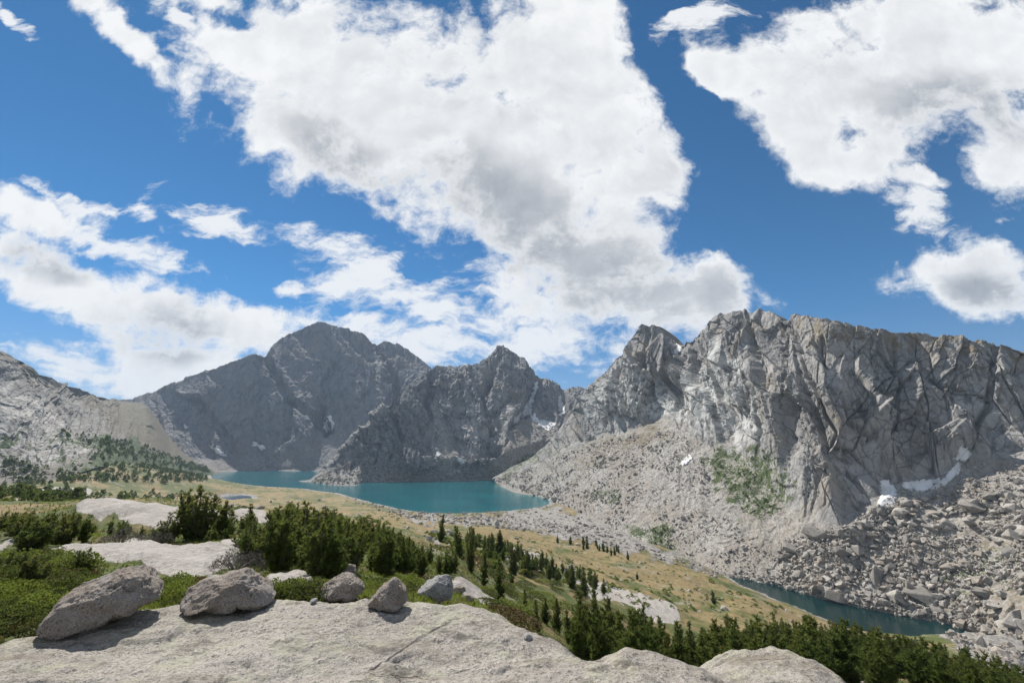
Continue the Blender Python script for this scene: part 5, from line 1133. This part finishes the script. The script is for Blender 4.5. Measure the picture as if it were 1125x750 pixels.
# ---- leafy shrubs near the slab
def shrub_mesh(seed, n, leafL, mat, flat=0.55, wid=0.34):
    rg_ = np.random.default_rng(seed); tb = TB(); az = rg_.uniform(0, 6.283, n); r = np.sqrt(rg_.uniform(0, 1, n)); z = flat * (1 - r ** 2) ** 0.5 * rg_.uniform(0.45, 1.05, n) * (1 + 0.25 * np.sin(az * 3 + seed)) 
    p = np.stack([r * np.cos(az), r * np.sin(az), z], -1); d = np.stack([np.cos(az) * r * .6, np.sin(az) * r * .6, np.full(n, 0.8)], -1)
    V, F, nb_ = tufts(p, d, np.full(n, leafL), wid, 5, rg_, 0.8)
    me = mesh_from_arrays('foliage', V, F, smooth=False); t1 = np.repeat(np.clip(rg_.uniform(0, 1, n) * 0.6 + 0.4 * z / flat, 0, 1), nb_ * 3); t2 = np.repeat(rg_.uniform(0, 1, n), nb_ * 3); set_attr(me, 'tone', np.stack([t1, t2, t1], -1)); me.materials.append(mat)
    for k in range(14):
        a = rg_.uniform(0, 6.283); q = np.array([math.cos(a), math.sin(a), 0]) * rg_.uniform(0.3, 0.9); tb.tube([[0, 0, -0.1], q * 0.4 + [0, 0, flat * 0.35], q + [0, 0, flat * 0.6]], [0.03, 0.02, 0.006], 4)
    sm = tb.mesh('stem'); sm.materials.append(M_BARK); return me, sm
M_LEAF2 = needle_mat('heath_leaves', (0.065, 0.095, 0.018), (0.14, 0.17, 0.04), (0.20, 0.15, 0.06), 0.4)
SH_G = [shrub_mesh(600 + i, 620, 0.085, M_LEAF if i % 2 else M_LEAF2, 0.4 + 0.12 * i) for i in range(4)]
SH_D = [shrub_mesh(620 + i, 420, 0.10, M_DRYLEAF, 0.45) for i in range(2)]
SH_T = [shrub_mesh(640 + i, 330, 0.16, M_GREY, 0.8, 0.06) for i in range(2)]
def put_shrub(v, q, s, hz, label, group):
    r = bpy.data.objects.new('shrub', None); COL.objects.link(r); r.location = (q[0], q[1], q[2] - 0.02); r.rotation_euler = (0, 0, _rg.uniform(0, 6.283)); r.scale = (s, s, s * hz)
    for nm, me in (('foliage', v[0]), ('stem', v[1])):
        o = bpy.data.objects.new(nm, me); COL.objects.link(o); o.parent = r
    tag(r, label, 'shrub', group)
def shrubs(poly, rlo, rhi, n, s0, s1, vs_, hz, label, group, mind):
    for q in ground_points(poly, rlo, rhi, n, _rg, mind, NOROCK): put_shrub(vs_[_rg.integers(len(vs_))], q, _rg.uniform(s0, s1), hz * _rg.uniform(.8, 1.2), label, group)
shrubs([(-150, 640), (0, 625), (70, 632), (110, 640), (60, 660), (48, 690), (0, 712), (-150, 760)], 4.3, 12, 88, 0.12, 0.42, [SH_G[0], SH_G[2], SH_G[1], SH_G[3], SH_G[0], SH_G[2], SH_D[0]], 1.0, 'low leafy shrub in the green patch left of the largest boulder', 'green shrubs on the left', 0.22)
shrubs([(-100, 612), (40, 606), (90, 628), (140, 636), (60, 645), (-100, 640)], 8, 16, 40, 0.2, 0.6, SH_G + SH_D + SH_G, 0.8, 'low mixed shrub in the heath in front of the lower pale slab', 'heath shrubs on the left', 0.5)
shrubs([(185, 640), (210, 640), (215, 668), (186, 668)], 5, 10, 9, 0.2, 0.34, SH_G, 0.9, 'green leafy shrub in the gap between the two biggest boulders', 'shrubs between the big boulders', 0.2)
shrubs([(295, 645), (350, 640), (352, 664), (300, 664)], 5, 10, 13, 0.2, 0.32, SH_G, 0.7, 'green leafy shrub between the flat boulder and the white-topped boulder', 'shrubs behind the slab rim', 0.2)
shrubs([(396, 640), (470, 636), (465, 650), (400, 655)], 6, 10, 8, 0.2, 0.34, SH_G, 0.8, 'yellow-green shrub growing behind the pink boulder', 'shrubs behind the pink boulder', 0.25)
shrubs([(500, 645), (560, 640), (600, 690), (570, 690), (540, 672)], 9, 45, 30, 0.4, 1.0, SH_G + SH_D, 0.6, 'low shrub on the slope right of the columnar pine', 'slope shrubs', 0.8)
shrubs([(200, 640), (270, 640), (330, 652), (300, 655), (215, 648)], 6, 12, 14, 0.2, 0.4, SH_D + SH_G, 0.5, 'low reddish shrub behind the flat topped boulder', 'reddish shrubs behind the boulders', 0.25)
shrubs([(470, 600), (560, 610), (640, 650), (700, 690), (640, 690), (560, 650)], 45, 160, 60, 0.8, 2.0, SH_G + SH_D, 0.5, 'low green shrub dotted over the open grassy slope', 'shrubs on the open slope', 2.0)
for i, (px, py, Y, s) in enumerate([(258, 636, 9.5, 0.5), (130, 610, 12.5, 0.45), (166, 606, 14, 0.5)]):
    q = P(px, py, Y); put_shrub(SH_T[i % 2], (q[0], q[1], float(ground_z(q[0], q[1]))), s, 1.1, ['grey twiggy bush at right end of the lower pale slab', 'grey bare bush behind the lower pale slab', 'pale twiggy bush left of the round dark pine'][i], None)

# ---- grass and herbs close to the slab: one mass
def grass(n, rlo, rhi, hgt, mat, name, label, pred, seed, wid=0.10):
    rg_ = np.random.default_rng(seed); az = rg_.uniform(-0.95, 0.75, n); r = np.exp(rg_.uniform(math.log(rlo), math.log(rhi), n)); x, y = r * np.sin(az), r * np.cos(az)
    ok = pred(x, y); x, y, r = x[ok], y[ok], r[ok]; z = ground_z(x, y); m = len(x)
    d = np.stack([rg_.normal(size=m) * .3, rg_.normal(size=m) * .3, np.ones(m)], -1)
    V, F, nb_ = tufts(np.stack([x, y, z - 0.01], -1), d, hgt * np.sqrt(np.maximum(r, 6) / 9.0), wid, 4, rg_, 0.5)
    me = mesh_from_arrays(name, V, F, smooth=False); t = np.repeat(rg_.uniform(0, 1, m), nb_ * 3); set_attr(me, 'tone', np.stack([t, 1 - t, t], -1))
    tag(link(name, me, mat), label, 'grass', kind='stuff')
def rockmask(x, y):
    az = np.arctan2(x, y); lr = np.log(np.hypot(x, y)); return ROCK[np.clip((lr - LR[0]) / (LR[1] - LR[0]), 0, NR_ - 1).astype(int), np.clip((az - AZ[0]) / (AZ[1] - AZ[0]), 0, NC_ - 1).astype(int)]
grass(46000, 4, 60, 0.10, M_LEAF, 'grass', 'short green grass and herbs around the slabs', lambda x, y: (rockmask(x, y) < 0.04) & (fbm2(x / 2.2, y / 2.2, 3, 701) > -0.1), 71)
grass(38000, 4, 60, 0.09, M_DRYLEAF, 'dry_grass', 'brown and reddish dry grass around the slabs', lambda x, y: (rockmask(x, y) < 0.08) & (fbm2(x / 2.2, y / 2.2, 3, 701) < 0.0), 72)

# ------------------------------------------------------------------ thin blue air over the far valley
hb = bpy.data.meshes.new('haze'); bm = bmesh.new(); bmesh.ops.create_cube(bm, size=1.0); bm.to_mesh(hb); bm.free()
hm = bpy.data.materials.new('valley_air'); hm.use_nodes = True; hn = hm.node_tree; hn.nodes.remove(hn.nodes['Principled BSDF'])
pv = hn.nodes.new('ShaderNodeVolumePrincipled'); pv.inputs['Color'].default_value = (0.55, 0.75, 1.0, 1); pv.inputs['Density'].default_value = HAZE; pv.inputs['Anisotropy'].default_value = 0.0
hn.links.new(pv.outputs[0], hn.nodes['Material Output'].inputs['Volume'])
_zs = [o for o in COL.objects if o.type == 'MESH']
lo = np.array([1e9] * 3); hi = -lo
for o in _zs:
    if o.parent is None:
        n = len(o.data.vertices); v = np.zeros(n * 3, np.float32); o.data.vertices.foreach_get('co', v); v = v.reshape(-1, 3) + (np.array(o.location) if max(abs(np.array(o.location))) > 0 else 0)
        lo = np.minimum(lo, v.min(0)); hi = np.maximum(hi, v.max(0))
lo -= [20, 20, 1]; hi += [20, 20, 6]; lo[1] = min(lo[1], -30)
ho = link('haze', hb, hm); ho.location = tuple((lo + hi) / 2); ho.scale = tuple(hi - lo)
tag(ho, 'thin bluish air over the valley and the far peaks', 'haze', kind='stuff')
